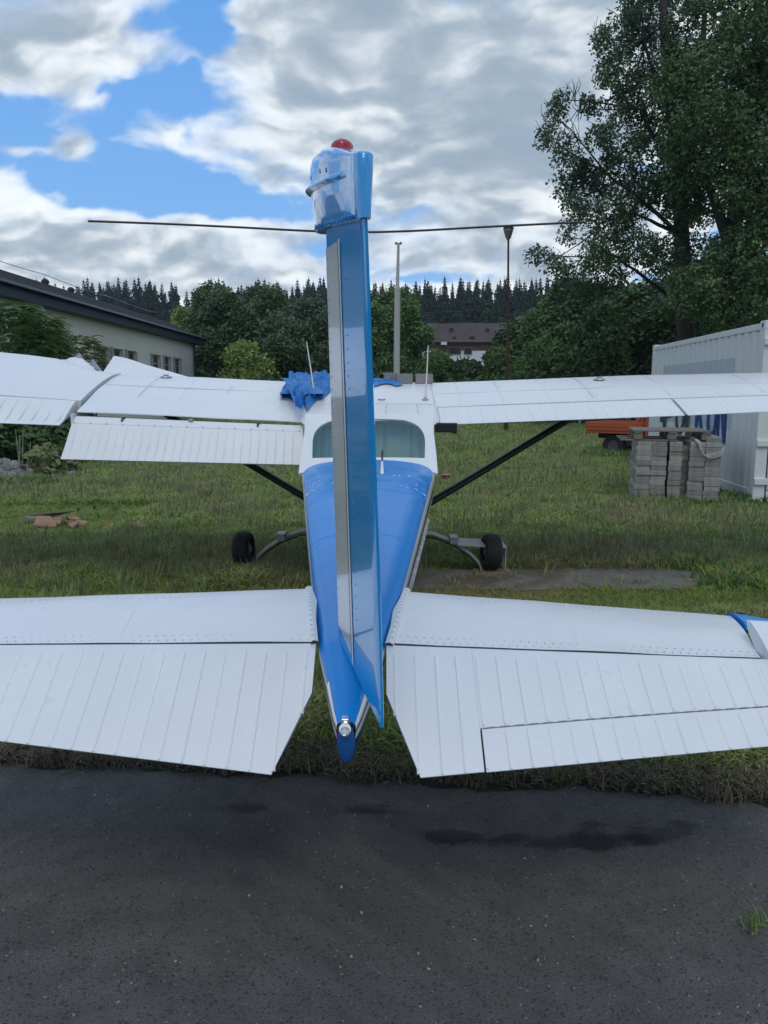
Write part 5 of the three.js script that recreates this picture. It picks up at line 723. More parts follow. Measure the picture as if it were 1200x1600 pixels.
/* fence, lamps, aerial ------------------------------------------------------- */
{
  const zF = -35, posts = [[725, 2.0], [815, 2.0], [906, 2.0], [635, 2], [545, 2], [455, 2], [365, 2], [275, 2], [996, 2]]; const x0 = at(275, 655, 35).x, t = thing('wire_fence', 'wire fence with thin pale posts along the far side of the meadow', 'fence', V(x0, 0, zF));
  const xs = posts.map(([u]) => at(u, 655, 35).x).sort((a, b) => a - b); for (const x of xs) part(t, 'post', box(0.09, 1.55, 0.09, x, 0.78, zF, 0, 0.01), std(lin(0.36, 0.36, 0.33), 0.9));
  const wires = []; for (let k = 0; k < 9; k++) wires.push(new THREE.CylinderGeometry(0.006, 0.006, xs.at(-1) - xs[0], 4).rotateZ(Math.PI / 2).translate((xs[0] + xs.at(-1)) / 2, 0.2 + k * 0.15, zF + 0.05)); for (let x = xs[0]; x < xs.at(-1); x += 0.18) wires.push(box(0.006, 1.25, 0.006, x, 0.8, zF + 0.055)); part(t, 'wire_mesh', wires, M.steel);
}
{
  const p = onGround(790.5, 678), D = -p.z, top = at(794.5, 358, D), t = thing('street_lamp', 'rust-brown street lamp post with a dark globe head behind the wing', 'street lamp', V(p.x, 0, p.z)); const rust = std(lin(0.075, 0.035, 0.026), 0.85, { map: rep(concreteMap, 0.6) });
  part(t, 'post', [tube([V(p.x, 0, p.z), V(p.x + 0.01, 2.3, p.z)], 0.085, 0.08, 12), tube([V(p.x + 0.01, 2.3, p.z), V(top.x, top.y - 0.1, p.z)], 0.05, 0.035, 10)], rust);
  const hd = part(t, 'lamp_head', new THREE.LatheGeometry([[0.03, -0.42], [0.06, -0.36], [0.10, -0.3], [0.17, -0.08], [0.19, 0], [0.0, 0.0]].map(([r, y]) => new THREE.Vector2(r, y)), 24).translate(top.x, top.y, p.z), phys(lin(0.16, 0.15, 0.14), 0.35)); part(hd, 'lamp_cap', new THREE.SphereGeometry(0.2, 24, 12, 0, 6.2832, 0, Math.PI / 2).scale(1, 0.75, 1).translate(top.x, top.y + 0.002, p.z), phys(lin(0.015, 0.015, 0.016), 0.4));
}
{
  const D = 34, a = at(619.2, 640, D), b = at(622.5, 382, D), m = at(621, 450, D), t = thing('floodlight_mast', 'slim pale grey mast with a small crossbar at its top', 'mast', V(a.x, 0, a.z)); a.y = 0;
  part(t, 'mast_tube', [tube([a, m], 0.15, 0.125, 12), tube([m, b], 0.075, 0.055, 12)], std(lin(0.44, 0.43, 0.40), 0.7)); part(t, 'collar', tube([m.clone().add(V(0, -0.1, 0)), m.clone().add(V(0, 0.08, 0))], 0.135, 0.09, 12), std(lin(0.40, 0.39, 0.36), 0.7)); part(t, 'crossbar', [box(0.30, 0.06, 0.10, b.x, b.y + 0.03, b.z, 0, 0.01), box(0.1, 0.05, 0.14, b.x - 0.1, b.y + 0.07, b.z, 0, 0.01), box(0.1, 0.05, 0.14, b.x + 0.1, b.y + 0.07, b.z, 0, 0.01)], std(lin(0.34, 0.33, 0.31), 0.7));
}
{
  const D = 12, pts = [[138, 345.5], [250, 349.5], [370, 355], [487, 361], [560, 362.8], [640, 361], [760, 354.5], [850, 350], [914, 347]].map(([u, v]) => at(u, v, D)), m = at(546, 362.5, D); const t = thing('rod_aerial', 'long thin dark rod aerial held level on a slim mast behind the rudder', 'aerial', V(m.x, 0, m.z));
  part(t, 'rod', new THREE.TubeGeometry(new THREE.CatmullRomCurve3(pts), 60, 0.017, 6), std(lin(0.05, 0.045, 0.045), 0.6)); part(t, 'mast', tube([V(m.x, 0, m.z - 0.04), V(m.x, m.y, m.z - 0.04)], 0.035, 0.02, 10), M.steel); part(t, 'clamp', box(0.06, 0.06, 0.08, m.x, m.y, m.z - 0.02, 0, 0.01), M.steel);
}
/* long low building ------------------------------------------------------------ */
{
  const xw = -11.4, z1 = -46.9, z0 = -14, H = 4.47; const t = thing('workshop_building', 'long low cream building with a dark blue eave and small square windows', 'building', V(xw, 0, z1));
  const plaster = dataTex(512, (u, v) => { const a = tileN(u, v, 4, 51, 5), b = tileN(u, v, 25, 52, 3), s = sstep(0.1, 0.35, a) * 0.10; const w = 0.93 + 0.12 * a + 0.06 * b - s; return [w, w * 0.985, w * 0.95]; });
  const wm = std(lin(0.72, 0.69, 0.61), 0.95, { map: rep(plaster, 0.18), bumpMap: rep(plaster, 0.5), bumpScale: 0.02 });
  const S = new THREE.Shape(); S.moveTo(0, 0); S.lineTo(z0 - z1, 0); S.lineTo(z0 - z1, H + 0.1); S.lineTo(0, H + 0.1); S.lineTo(0, 0);
  const zAt = (u) => { const a = (u - 600) / FOCAL; const D = Math.abs(xw) / Math.abs(a); return -D / 1.0; };
  const wins = [[104, 117], [160.5, 181], [185, 201], [206.5, 222], [244.5, 258], [263, 274], [278.5, 289.5]].map(([a, b]) => [zAt(a), zAt(b)]); const yb = 2.3, ytop = 3.42;
  for (const [za, zb] of wins) { const P = new THREE.Path(); const s0 = zb - z1, s1 = za - z1; P.moveTo(s0, yb); P.lineTo(s1, yb); P.lineTo(s1, ytop); P.lineTo(s0, ytop); P.lineTo(s0, yb); S.holes.push(P); }
  const g = new THREE.ExtrudeGeometry(S, { depth: 0.35, bevelEnabled: false }); g.applyMatrix4(new THREE.Matrix4().makeBasis(V(0, 0, 1), V(0, 1, 0), V(-1, 0, 0)).setPosition(V(xw, 0, z1))); planarUV(g, 'zy'); part(t, 'wall', g, wm);
  part(t, 'end_wall', [box(7.6, H + 0.1, 0.35, xw - 0.35 - 3.8, (H + 0.1) / 2, z1 + 0.175), box(0.35, H, z0 - z1, xw - 7.6, H / 2, (z0 + z1) / 2)], wm);
  for (const [za, zb] of wins) { const w = za - zb, zc = (za + zb) / 2, fr = [box(0.08, 1.12, 0.09, xw - 0.2, 2.86, za - 0.045), box(0.08, 1.12, 0.09, xw - 0.2, 2.86, zb + 0.045), box(0.08, 0.09, w - 0.18, xw - 0.2, 3.375, zc), box(0.08, 0.09, w - 0.18, xw - 0.2, 2.345, zc), box(0.06, 0.94, 0.07, xw - 0.2, 2.86, zc), box(0.06, 0.06, w - 0.18, xw - 0.195, 3.0, zc)]; const f = part(t, 'window', fr, std(lin(0.30, 0.27, 0.22), 0.9)); part(f, 'pane', box(0.01, 0.95, w - 0.18, xw - 0.21, 2.86, zc), phys(lin(0.012, 0.016, 0.018), 0.06)); part(f, 'sill', box(0.16, 0.06, w + 0.2, xw + 0.04, 2.27, zc), std(lin(0.30, 0.29, 0.27), 0.9)); part(f, 'pier', box(0.06, 1.2, 0.28, xw + 0.012, 2.86, za + 0.17), std(lin(0.33, 0.30, 0.26), 0.9)); }
  const er = std(lin(0.030, 0.031, 0.036), 0.8), zl = z0 - z1 + 1.4, zc = (z0 + z1 - 0.7) / 2 - 0.35; const eave = part(t, 'eave', [box(0.10, 0.36, zl, xw + 0.36, H + 0.10, zc), box(0.45, 0.04, zl, xw + 0.12, H - 0.06, zc)], phys(lin(0.008, 0.022, 0.050), 0.55), 'dark blue eave board'); part(eave, 'gutter', new THREE.CylinderGeometry(0.10, 0.10, zl, 12, 1, false, Math.PI / 2, Math.PI).rotateX(Math.PI / 2).translate(xw + 0.50, H + 0.24, zc), phys(lin(0.015, 0.02, 0.03), 0.5));
  const sl = R(23), rp = (d, h) => V(xw + 0.46 - d * Math.cos(sl), H + 0.34 + d * Math.sin(sl) + h, 0);
  const slope = []; for (let k = 0; k < 6; k++) { const a = rp(k * 0.41, 0.03), b2 = rp(k * 0.41 + 0.44, 0.005); slope.push([a, b2]); }
  const roof = part(t, 'roof', [loft([[rp(0, 0), rp(2.5, 0)].map((p) => p.setZ(z1 - 0.75)), [rp(0, 0), rp(2.5, 0)].map((p) => p.setZ(z0 + 0.7))]), loft([[rp(2.5, 0), rp(2.5, 0).add(V(-4.6, -1.9, 0))].map((p) => p.clone().setZ(z1 - 0.75)), [rp(2.5, 0), rp(2.5, 0).add(V(-4.6, -1.9, 0))].map((p) => p.clone().setZ(z0 + 0.7))]), loft([[rp(0, -0.08), rp(0, 0.03)].map((p) => p.setZ(z1 - 0.75)), [rp(0, -0.08), rp(0, 0.03)].map((p) => p.setZ(z0 + 0.7))])], Object.assign(er, { side: THREE.DoubleSide }));
  for (const [a, b2] of slope) part(roof, 'roof_course', loft([[a, b2].map((p) => p.clone().setZ(z1 - 0.75)), [a, b2].map((p) => p.clone().setZ(z0 + 0.7))]), er);
  const kb = []; [[-21, 0], [-25.5, 0], [-26.4, 0], [-31, 0], [-33.5, 0]].forEach(([z]) => { const p = rp(2.45, 0.12); kb.push(new THREE.SphereGeometry(0.14, 12, 8).scale(1, 0.9, 1.4).translate(p.x, p.y - 0.05, z)); }); part(roof, 'vent_cap', kb, er); const wp = []; for (let k = 0; k <= 24; k++) { const p = rp(2.45, 0.34 - 0.06 * Math.sin((k % 6) / 6 * Math.PI)); wp.push(V(p.x, p.y, mix(-16, -46, k / 24))); } part(roof, 'lightning_wire', new THREE.TubeGeometry(new THREE.CatmullRomCurve3(wp), 80, 0.014, 5), M.steel); const dn = [rp(0, 0.05), V(xw + 0.06, H - 0.3, 0), V(xw + 0.03, 4.0, 0), V(xw + 0.03, 3.5, 0)].map((p, i) => p.setZ(-26.3 - [0, 0.1, 0.9, 1.3][i] + 1)); part(eave, 'cable', new THREE.TubeGeometry(new THREE.CatmullRomCurve3(dn), 20, 0.018, 5), M.black);
  part(t, 'downpipe', [new THREE.CylinderGeometry(0.06, 0.06, 4.6, 10).translate(xw + 0.12, 2.3, z1 + 0.25)], phys(lin(0.02, 0.024, 0.03), 0.5));
}
/* derelict house far behind */
{
  const D = 95, a = at(655, 535, D), b = at(800, 500, D), t = thing('derelict_house', 'far derelict house with a brown holed roof between the trees', 'house', V((a.x + b.x) / 2, 0, -D)); const w = b.x - a.x, xc = (a.x + b.x) / 2, ye = a.y, yr = b.y;
  const rust = dataTex(256, (u, v) => { const q = tileN(u, v, 6, 61, 5), s = tileN(u, v, 20, 62, 2); const k = 0.8 + 0.5 * q + 0.2 * s; return [k, k * 0.92, k * 0.88]; });
  const rm = std(lin(0.085, 0.066, 0.062), 0.95, { map: rep(rust, 0.12), side: THREE.DoubleSide }); const ridgeY = (x) => yr + 0.12 * noise(x * 0.6, 1);
  const xs = [...Array(19)].map((_, i) => xc - w / 2 + w * i / 18); const front = [xs.map((x) => V(x, ye, -D + 0.6)), xs.map((x) => V(x, mix(ye, ridgeY(x), 0.5) - 0.06, -D - 1.9)), xs.map((x) => V(x, ridgeY(x), -D - 4.4))]; const roof = part(t, 'roof', [loft(front, { crease: 60, uv: 'xy' }), loft([xs.map((x) => V(x, ridgeY(x), -D - 4.4)), xs.map((x) => V(x, ye, -D - 9.4))], { uv: 'xy' })], rm);
  for (const [u, v, s] of [[707, 514, 0.5], [764, 514, 0.42], [678, 530, 0.55], [736, 530, 0.7], [709, 529, 0.45]]) { const p = at(u, v, D + 1.0); part(roof, 'hole', box(s, s * 0.8, 0.25, p.x, p.y, -D + 0.55 - (p.y - ye) * 1.72, 0), M.black); }
  part(t, 'brick_course', box(w - 0.6, 1.0, 0.3, xc, ye - 0.5, -D - 0.1), std(lin(0.16, 0.085, 0.06), 0.95, { map: rep(rust, 0.3) })); part(t, 'wall', box(w - 0.6, ye - 1.0, 0.32, xc, (ye - 1.0) / 2, -D - 0.1), std(lin(0.62, 0.63, 0.63), 0.9)); part(t, 'gable', [box(0.3, ye, 8.5, xc - w / 2 + 0.6, ye / 2, -D - 4.6), box(0.3, ye, 8.5, xc + w / 2 - 0.6, ye / 2, -D - 4.6)], std(lin(0.45, 0.42, 0.38), 0.9));
  for (const u of [702, 714, 731]) { const p = at(u, 545, D); const f = part(t, 'window', box(1.0, 0.9, 0.1, p.x, ye - 1.0, -D + 0.1), std(lin(0.2, 0.18, 0.15), 0.9)); part(f, 'pane', box(0.85, 0.75, 0.06, p.x, ye - 1.0, -D + 0.13), M.black); } const c = at(693, 537, D); part(t, 'chimney_cap', box(0.7, 0.35, 0.5, c.x, c.y, -D + 0.5), std(lin(0.6, 0.58, 0.55), 0.8));
}

/* ================================================ TREES AND SHRUBS */
/* a spray of small leaf-shaped faces; each copy of it is one twig end of a crown */
function sprayGeo(n, r, len, wid, sd, droop = 0.2) {
  srand(sd); const pos = [], idx = [];
  for (let i = 0; i < n; i++) { const d = V(rnd(-1, 1), rnd(-1, 1), rnd(-1, 1)).normalize().multiplyScalar(r * Math.cbrt(rnd())), ax = V(rnd(-1, 1), rnd(-1, 0.6) - droop, rnd(-1, 1)).normalize(), nn = V(rnd(-1, 1), rnd(-0.2, 1.4), rnd(-1, 1)).normalize(), sd2 = ax.clone().cross(nn).normalize(), L = len * rnd(0.7, 1.3), W = wid * rnd(0.7, 1.2), fold = ax.clone().cross(sd2).multiplyScalar(W * 0.25), b = pos.length / 3;
    const p0 = d, p1 = d.clone().addScaledVector(ax, L * 0.45).addScaledVector(sd2, W).add(fold), p2 = d.clone().addScaledVector(ax, L), p3 = d.clone().addScaledVector(ax, L * 0.45).addScaledVector(sd2, -W).add(fold); pos.push(...p0.toArray(), ...p1.toArray(), ...p2.toArray(), ...p3.toArray()); idx.push(b, b + 1, b + 2, b, b + 2, b + 3); }
  const g = new THREE.BufferGeometry(); g.setAttribute('position', new THREE.Float32BufferAttribute(pos, 3)); g.setIndex(idx); g.computeVertexNormals(); return g;
}
const SPRAY = { far: sprayGeo(40, 0.44, 0.21, 0.062, 5), mid: sprayGeo(34, 0.40, 0.20, 0.06, 6), fine: sprayGeo(44, 0.31, 0.115, 0.036, 7), shrub: sprayGeo(30, 0.26, 0.13, 0.04, 8) };
const leafMat = phys(lin(1, 1, 1), 0.75, { transmission: 0.3, thickness: 0, side: THREE.DoubleSide });
const leafDark = phys(lin(1, 1, 1), 0.7, { transmission: 0.2, thickness: 0, side: THREE.DoubleSide });
const treeGeoCache = [];
/* clumps: [centre, radii, how many sprays] */
function crown(parent, base, clumps, spray, color, vary = 0.35, s0 = 0.8, s1 = 1.3, dark = false) {
  const list = []; for (const [c, r, n] of clumps) for (let i = 0; i < n; i++) { const d = V(rnd(-1, 1), rnd(-1, 1), rnd(-1, 1)); if (d.length() > 1) { i--; continue; } const k = Math.pow(d.length(), 0.35) / Math.max(1e-3, d.length()); d.multiplyScalar(k * (0.75 + 0.4 * rnd())); list.push([c.clone().add(V(d.x * r.x, d.y * r.y, d.z * r.z)), rnd(s0, s1)]); }
  const m = new THREE.InstancedMesh(spray, dark ? leafDark : leafMat, list.length), q = new THREE.Object3D();
  list.forEach(([p, s], i) => { q.position.copy(p).sub(base); q.rotation.set(rnd(-0.6, 0.6), rnd(6.28), rnd(-0.6, 0.6)); q.scale.setScalar(s); q.updateMatrix(); m.setMatrixAt(i, q.matrix); const b = 1 + vary * (rnd() + rnd() - 1), y = rnd(-0.12, 0.12); m.setColorAt(i, lin(color[0] * b * (1 + y), color[1] * b, color[2] * b * (1 - y))); });
  m.name = 'crown'; m.userData.kind = 'stuff'; parent.add(m); return m;
}
function limb(a, b, r0, r1, bend = 0.12, n = 6) { const pts = [], L = a.distanceTo(b), o = V(rnd(-1, 1), rnd(-0.3, 0.6), rnd(-1, 1)).multiplyScalar(L * bend); for (let i = 0; i <= n; i++) { const t = i / n; pts.push(mixv(a, b, t).addScaledVector(o, Math.sin(t * Math.PI)).add(V(noise(i * 1.7, a.x) * L * 0.03, 0, noise(i * 2.3, a.z) * L * 0.03))); } return tube(pts, r0, r1, 7); }
/* broadleaf tree from a sighted outline: centre u, top v, half width in plan pixels, distance */
function broadleaf(u, vTop, hw, D, { name = 'broadleaf_tree', label, color, n = 11, sprays = 70, spray = SPRAY.far, group, low = 0.12, category = 'tree', dark = false, egg = 0.9, s0 = 0.9, s1 = 1.5 }) {
  const top = at(u, vTop, D), W = hw / FOCAL * D, base = V(top.x, 0, -D), H = top.y, t = thing(name, label, category, base, group); const clumps = [], wood = [];
  const tr = Math.max(0.05, H * 0.018); wood.push(tube([base.clone(), V(base.x + rnd(-0.1, 0.1), H * 0.35, base.z), V(base.x + rnd(-0.3, 0.3), H * 0.8, base.z)], tr, tr * 0.3, 9));
  const N = n; for (let i = 0; i < N; i++) { const h = mix(low + 0.08, 0.93, (i + 0.5) / N), prof = Math.pow(Math.sin(Math.PI * Math.min(1, Math.max(0.06, Math.pow((h - low) / (1 - low), egg)))), 0.6); const a = i * 2.4 + rnd(-0.4, 0.4), k = rnd(0.35, 0.78) * W * prof; const c = V(base.x + Math.cos(a) * k, H * h, base.z + Math.sin(a) * k), r = W * rnd(0.34, 0.55) * (0.5 + 0.5 * prof); clumps.push([c, V(r, Math.min(r, H * 0.14) * rnd(0.75, 1.1), r), Math.round(sprays * (0.5 + prof))]); wood.push(limb(V(base.x, H * Math.max(0.1, h - 0.28), base.z), c, tr * 0.45, tr * 0.1)); }
  clumps.push([V(base.x, H * 0.95 - W * 0.1, base.z), V(W * 0.28, H * 0.055, W * 0.28), Math.round(sprays * 0.6)]);
  part(t, 'trunk', wood, M.bark); crown(t, base, clumps, spray, color, 0.4, s0, s1, dark); return t;
}
srand(900);
const C = { dark: [0.060, 0.118, 0.030], mid: [0.092, 0.175, 0.036], light: [0.20, 0.29, 0.05], blue: [0.065, 0.122, 0.046], maple: [0.098, 0.195, 0.034] };
// wood edge behind the cabin
broadleaf(348, 452, 58, 52, { label: 'dark rounded broadleaf tree just past the end of the cream building', color: C.dark, n: 13, sprays: 90 });
broadleaf(288, 480, 40, 57, { label: 'bright green tree showing over the end of the cream building roof', color: C.light, n: 9, sprays: 60 });
broadleaf(422, 448, 62, 55, { label: 'tall dark broadleaf tree between the cream building and the rudder', color: C.dark, n: 13, sprays: 90 });
broadleaf(478, 470, 46, 50, { label: 'dark grey-green broadleaf tree close beside the rudder', color: C.blue, n: 11, sprays: 80 });
broadleaf(455, 500, 60, 47, { label: 'low dark broadleaf tree in front of the taller ones above the tarpaulin', color: C.dark, n: 10, sprays: 80 });
broadleaf(525, 505, 50, 52, { label: 'dark broadleaf tree hidden mostly behind the rudder', color: C.dark, n: 9, sprays: 70 });
broadleaf(616, 453, 45, 52, { label: 'mid green broadleaf tree behind the pale mast', color: C.maple, n: 14, sprays: 90 });
broadleaf(585, 480, 40, 50, { label: 'mid green tree squeezed between the rudder and the pale mast', color: C.mid, n: 10, sprays: 70 });
broadleaf(382, 543, 38, 44, { name: 'broadleaf_shrub', label: 'light green bushy shrub above the damaged wing', color: C.light, n: 8, sprays: 60, category: 'shrub', spray: SPRAY.mid });
broadleaf(686, 556, 30, 46, { name: 'broadleaf_shrub', label: 'dark shrub below the derelict house roof, beside the mast', color: C.mid, n: 8, sprays: 60, category: 'shrub', spray: SPRAY.mid });
broadleaf(730, 572, 38, 46, { name: 'broadleaf_shrub', label: 'dark shrub standing before the white house wall', color: C.dark, n: 7, sprays: 60, category: 'shrub', spray: SPRAY.mid });
broadleaf(812, 500, 36, 48, { label: 'dark bushy tree around the rusty street lamp post', color: C.dark, n: 11, sprays: 70 });
broadleaf(780, 552, 20, 45, { name: 'broadleaf_shrub', label: 'dark loose shrub at the edge of the derelict house', color: C.mid, n: 8, sprays: 60, category: 'shrub', spray: SPRAY.mid });
broadleaf(862, 470, 46, 44, { label: 'dark green tree next to the street lamp post', color: C.mid, n: 12, sprays: 80 });
broadleaf(905, 438, 58, 42, { label: 'dark tree under the thin half-bare tree', color: C.dark, n: 13, sprays: 90, dark: true });
broadleaf(945, 478, 40, 36, { label: 'small bright maple against the dark trees over the truck', color: [0.065, 0.125, 0.03], n: 10, sprays: 60, spray: SPRAY.mid });
broadleaf(860, 540, 45, 38, { name: 'broadleaf_shrub', label: 'dark green shrub between the lamp post and the small maple', color: C.mid, n: 8, sprays: 70, category: 'shrub', spray: SPRAY.mid });
broadleaf(1000, 450, 60, 38, { label: 'deep shaded tree standing behind the white container end', color: C.dark, n: 13, sprays: 90, dark: true });
broadleaf(1075, 440, 70, 36, { label: 'deep shaded tree behind the white container roof', color: C.dark, n: 13, sprays: 100, dark: true });
broadleaf(1160, 400, 80, 34, { label: 'deep shaded tree behind the container doors', color: C.dark, n: 13, sprays: 110, dark: true });
broadleaf(820, 590, 46, 37, { name: 'broadleaf_shrub', label: 'low dark scrub at the foot of the lamp post trees', color: C.dark, n: 6, sprays: 60, category: 'shrub', spray: SPRAY.mid, low: 0.02 });
broadleaf(930, 590, 50, 37, { name: 'broadleaf_shrub', label: 'low dark scrub behind the orange truck', color: C.dark, n: 6, sprays: 70, category: 'shrub', spray: SPRAY.mid, low: 0.02 });
broadleaf(730, 605, 44, 38, { name: 'broadleaf_shrub', label: 'low dark scrub along the fence under the wing', color: C.dark, n: 6, sprays: 60, category: 'shrub', spray: SPRAY.mid, low: 0.02 });
broadleaf(640, 600, 44, 40, { name: 'broadleaf_shrub', label: 'low dark scrub at the foot of the pale mast', color: C.dark, n: 6, sprays: 60, category: 'shrub', spray: SPRAY.mid, low: 0.02 });
broadleaf(400, 600, 60, 42, { name: 'broadleaf_shrub', label: 'low dark scrub hidden behind the lowered flap', color: C.dark, n: 6, sprays: 60, category: 'shrub', spray: SPRAY.mid, low: 0.02 });
// hedge and sumac by the building
broadleaf(30, 605, 105, 17.0, { name: 'dark_hedge', label: 'dense dark green hedge bush under the bent wing', color: C.dark, n: 10, sprays: 130, spray: SPRAY.shrub, category: 'shrub', low: 0.0, dark: true, s0: 0.9, s1: 1.4 });
broadleaf(-60, 600, 90, 16.5, { name: 'dark_hedge', label: 'dense dark hedge bush running out behind the rubble heap', color: C.dark, n: 8, sprays: 130, spray: SPRAY.shrub, category: 'shrub', low: 0.0, dark: true, s0: 0.9, s1: 1.4 });
function sumac(u, vTop, hw, D, label, fronds, color) { // long feathered leaves held out from bare stems
  const top = at(u, vTop, D), base = V(top.x, 0, -D), W = hw / FOCAL * D, t = thing('feathery_shrub', label, 'shrub', base, 'feather-leaved shrubs by the cream building'), wood = [], pos = [], idx = [];
  for (let i = 0; i < 7; i++) { const a = i * 0.9, p = V(base.x + Math.cos(a) * W * 0.55, top.y * rnd(0.6, 0.92), base.z + Math.sin(a) * W * 0.4); wood.push(limb(base.clone().add(V(Math.cos(a) * 0.1, 0, 0)), p, 0.035, 0.012)); }
  for (let f = 0; f < fronds; f++) { const a = rnd(6.283), h = Math.pow(rnd(), 0.7), k = W * Math.sqrt(rnd()) * Math.pow(Math.sin(Math.PI * (0.12 + 0.8 * h)), 0.5) * 0.85; const o = V(base.x + Math.cos(a) * k, mix(top.y * 0.42, top.y * 0.97, h), base.z + Math.sin(a) * k * 0.7), dir = V(Math.cos(a + rnd(-1, 1)), rnd(-0.1, 0.7), Math.sin(a + rnd(-1, 1))).normalize(), L = rnd(0.24, 0.55), side = dir.clone().cross(V(rnd(-0.3, 0.3), 1, rnd(-0.3, 0.3))).normalize();
    for (let k2 = 0; k2 < 9; k2++) for (const s of [-1, 1]) { const q = (k2 + 1) / 10, c = o.clone().addScaledVector(dir, L * q).add(V(0, -L * 0.55 * q * q, 0)), tip = c.clone().addScaledVector(side, s * 0.12 * (1 - 0.4 * Math.abs(q - 0.45))).addScaledVector(dir, 0.045).add(V(0, -0.03, 0)), m1 = mixv(c, tip, 0.4).addScaledVector(dir, 0.022), m2 = mixv(c, tip, 0.4).addScaledVector(dir, -0.014), b = pos.length / 3; pos.push(...c.toArray(), ...m1.toArray(), ...tip.toArray(), ...m2.toArray()); idx.push(b, b + 1, b + 2, b, b + 2, b + 3); } }
  part(t, 'trunk', wood, M.bark); const g = new THREE.BufferGeometry(); g.setAttribute('position', new THREE.Float32BufferAttribute(pos, 3)); g.setIndex(idx); g.computeVertexNormals(); part(t, 'foliage', g, phys(lin(...color), 0.7, { transmission: 0.3, thickness: 0, side: THREE.DoubleSide })).userData.kind = 'stuff';
}
srand(71);
sumac(15, 470, 75, 18, 'large feather-leaved shrub against the cream wall', 1000, [0.16, 0.28, 0.085]);
sumac(62, 492, 42, 18.6, 'feather-leaved shrub with yellowish tips between two others', 700, [0.18, 0.27, 0.065]);
sumac(126, 522, 28, 19.5, 'smallest feather-leaved shrub with reddish young leaves, next to the torn wing', 260, [0.19, 0.22, 0.06]);
{ // dry stalks before the hedge
  const p = onGround(34, 726); const t = thing('dry_stalks', 'bare pale dry weed stalks standing before the dark hedge', 'weeds', V(p.x, 0, p.z)); const st = []; [[30, 715, 24, 670], [33, 715, 36, 672], [40, 715, 48, 690], [29, 716, 31, 680]].forEach(([u0, v0, u1, v1]) => { const a = at(u0, v0, 14.6), b = at(u1, v1, 14.6); a.y = 0.1; st.push(tube([a, b], 0.012, 0.006, 5)); }); part(t, 'stalk', st, std(lin(0.28, 0.25, 0.18), 0.9));
  broadleaf(78, 712, 18, 14.7, { name: 'weed_bush', label: 'low tangled brown-green weed bush beside the rubble heap', color: [0.16, 0.19, 0.06], n: 5, sprays: 34, spray: SPRAY.shrub, category: 'shrub', low: 0 });
}
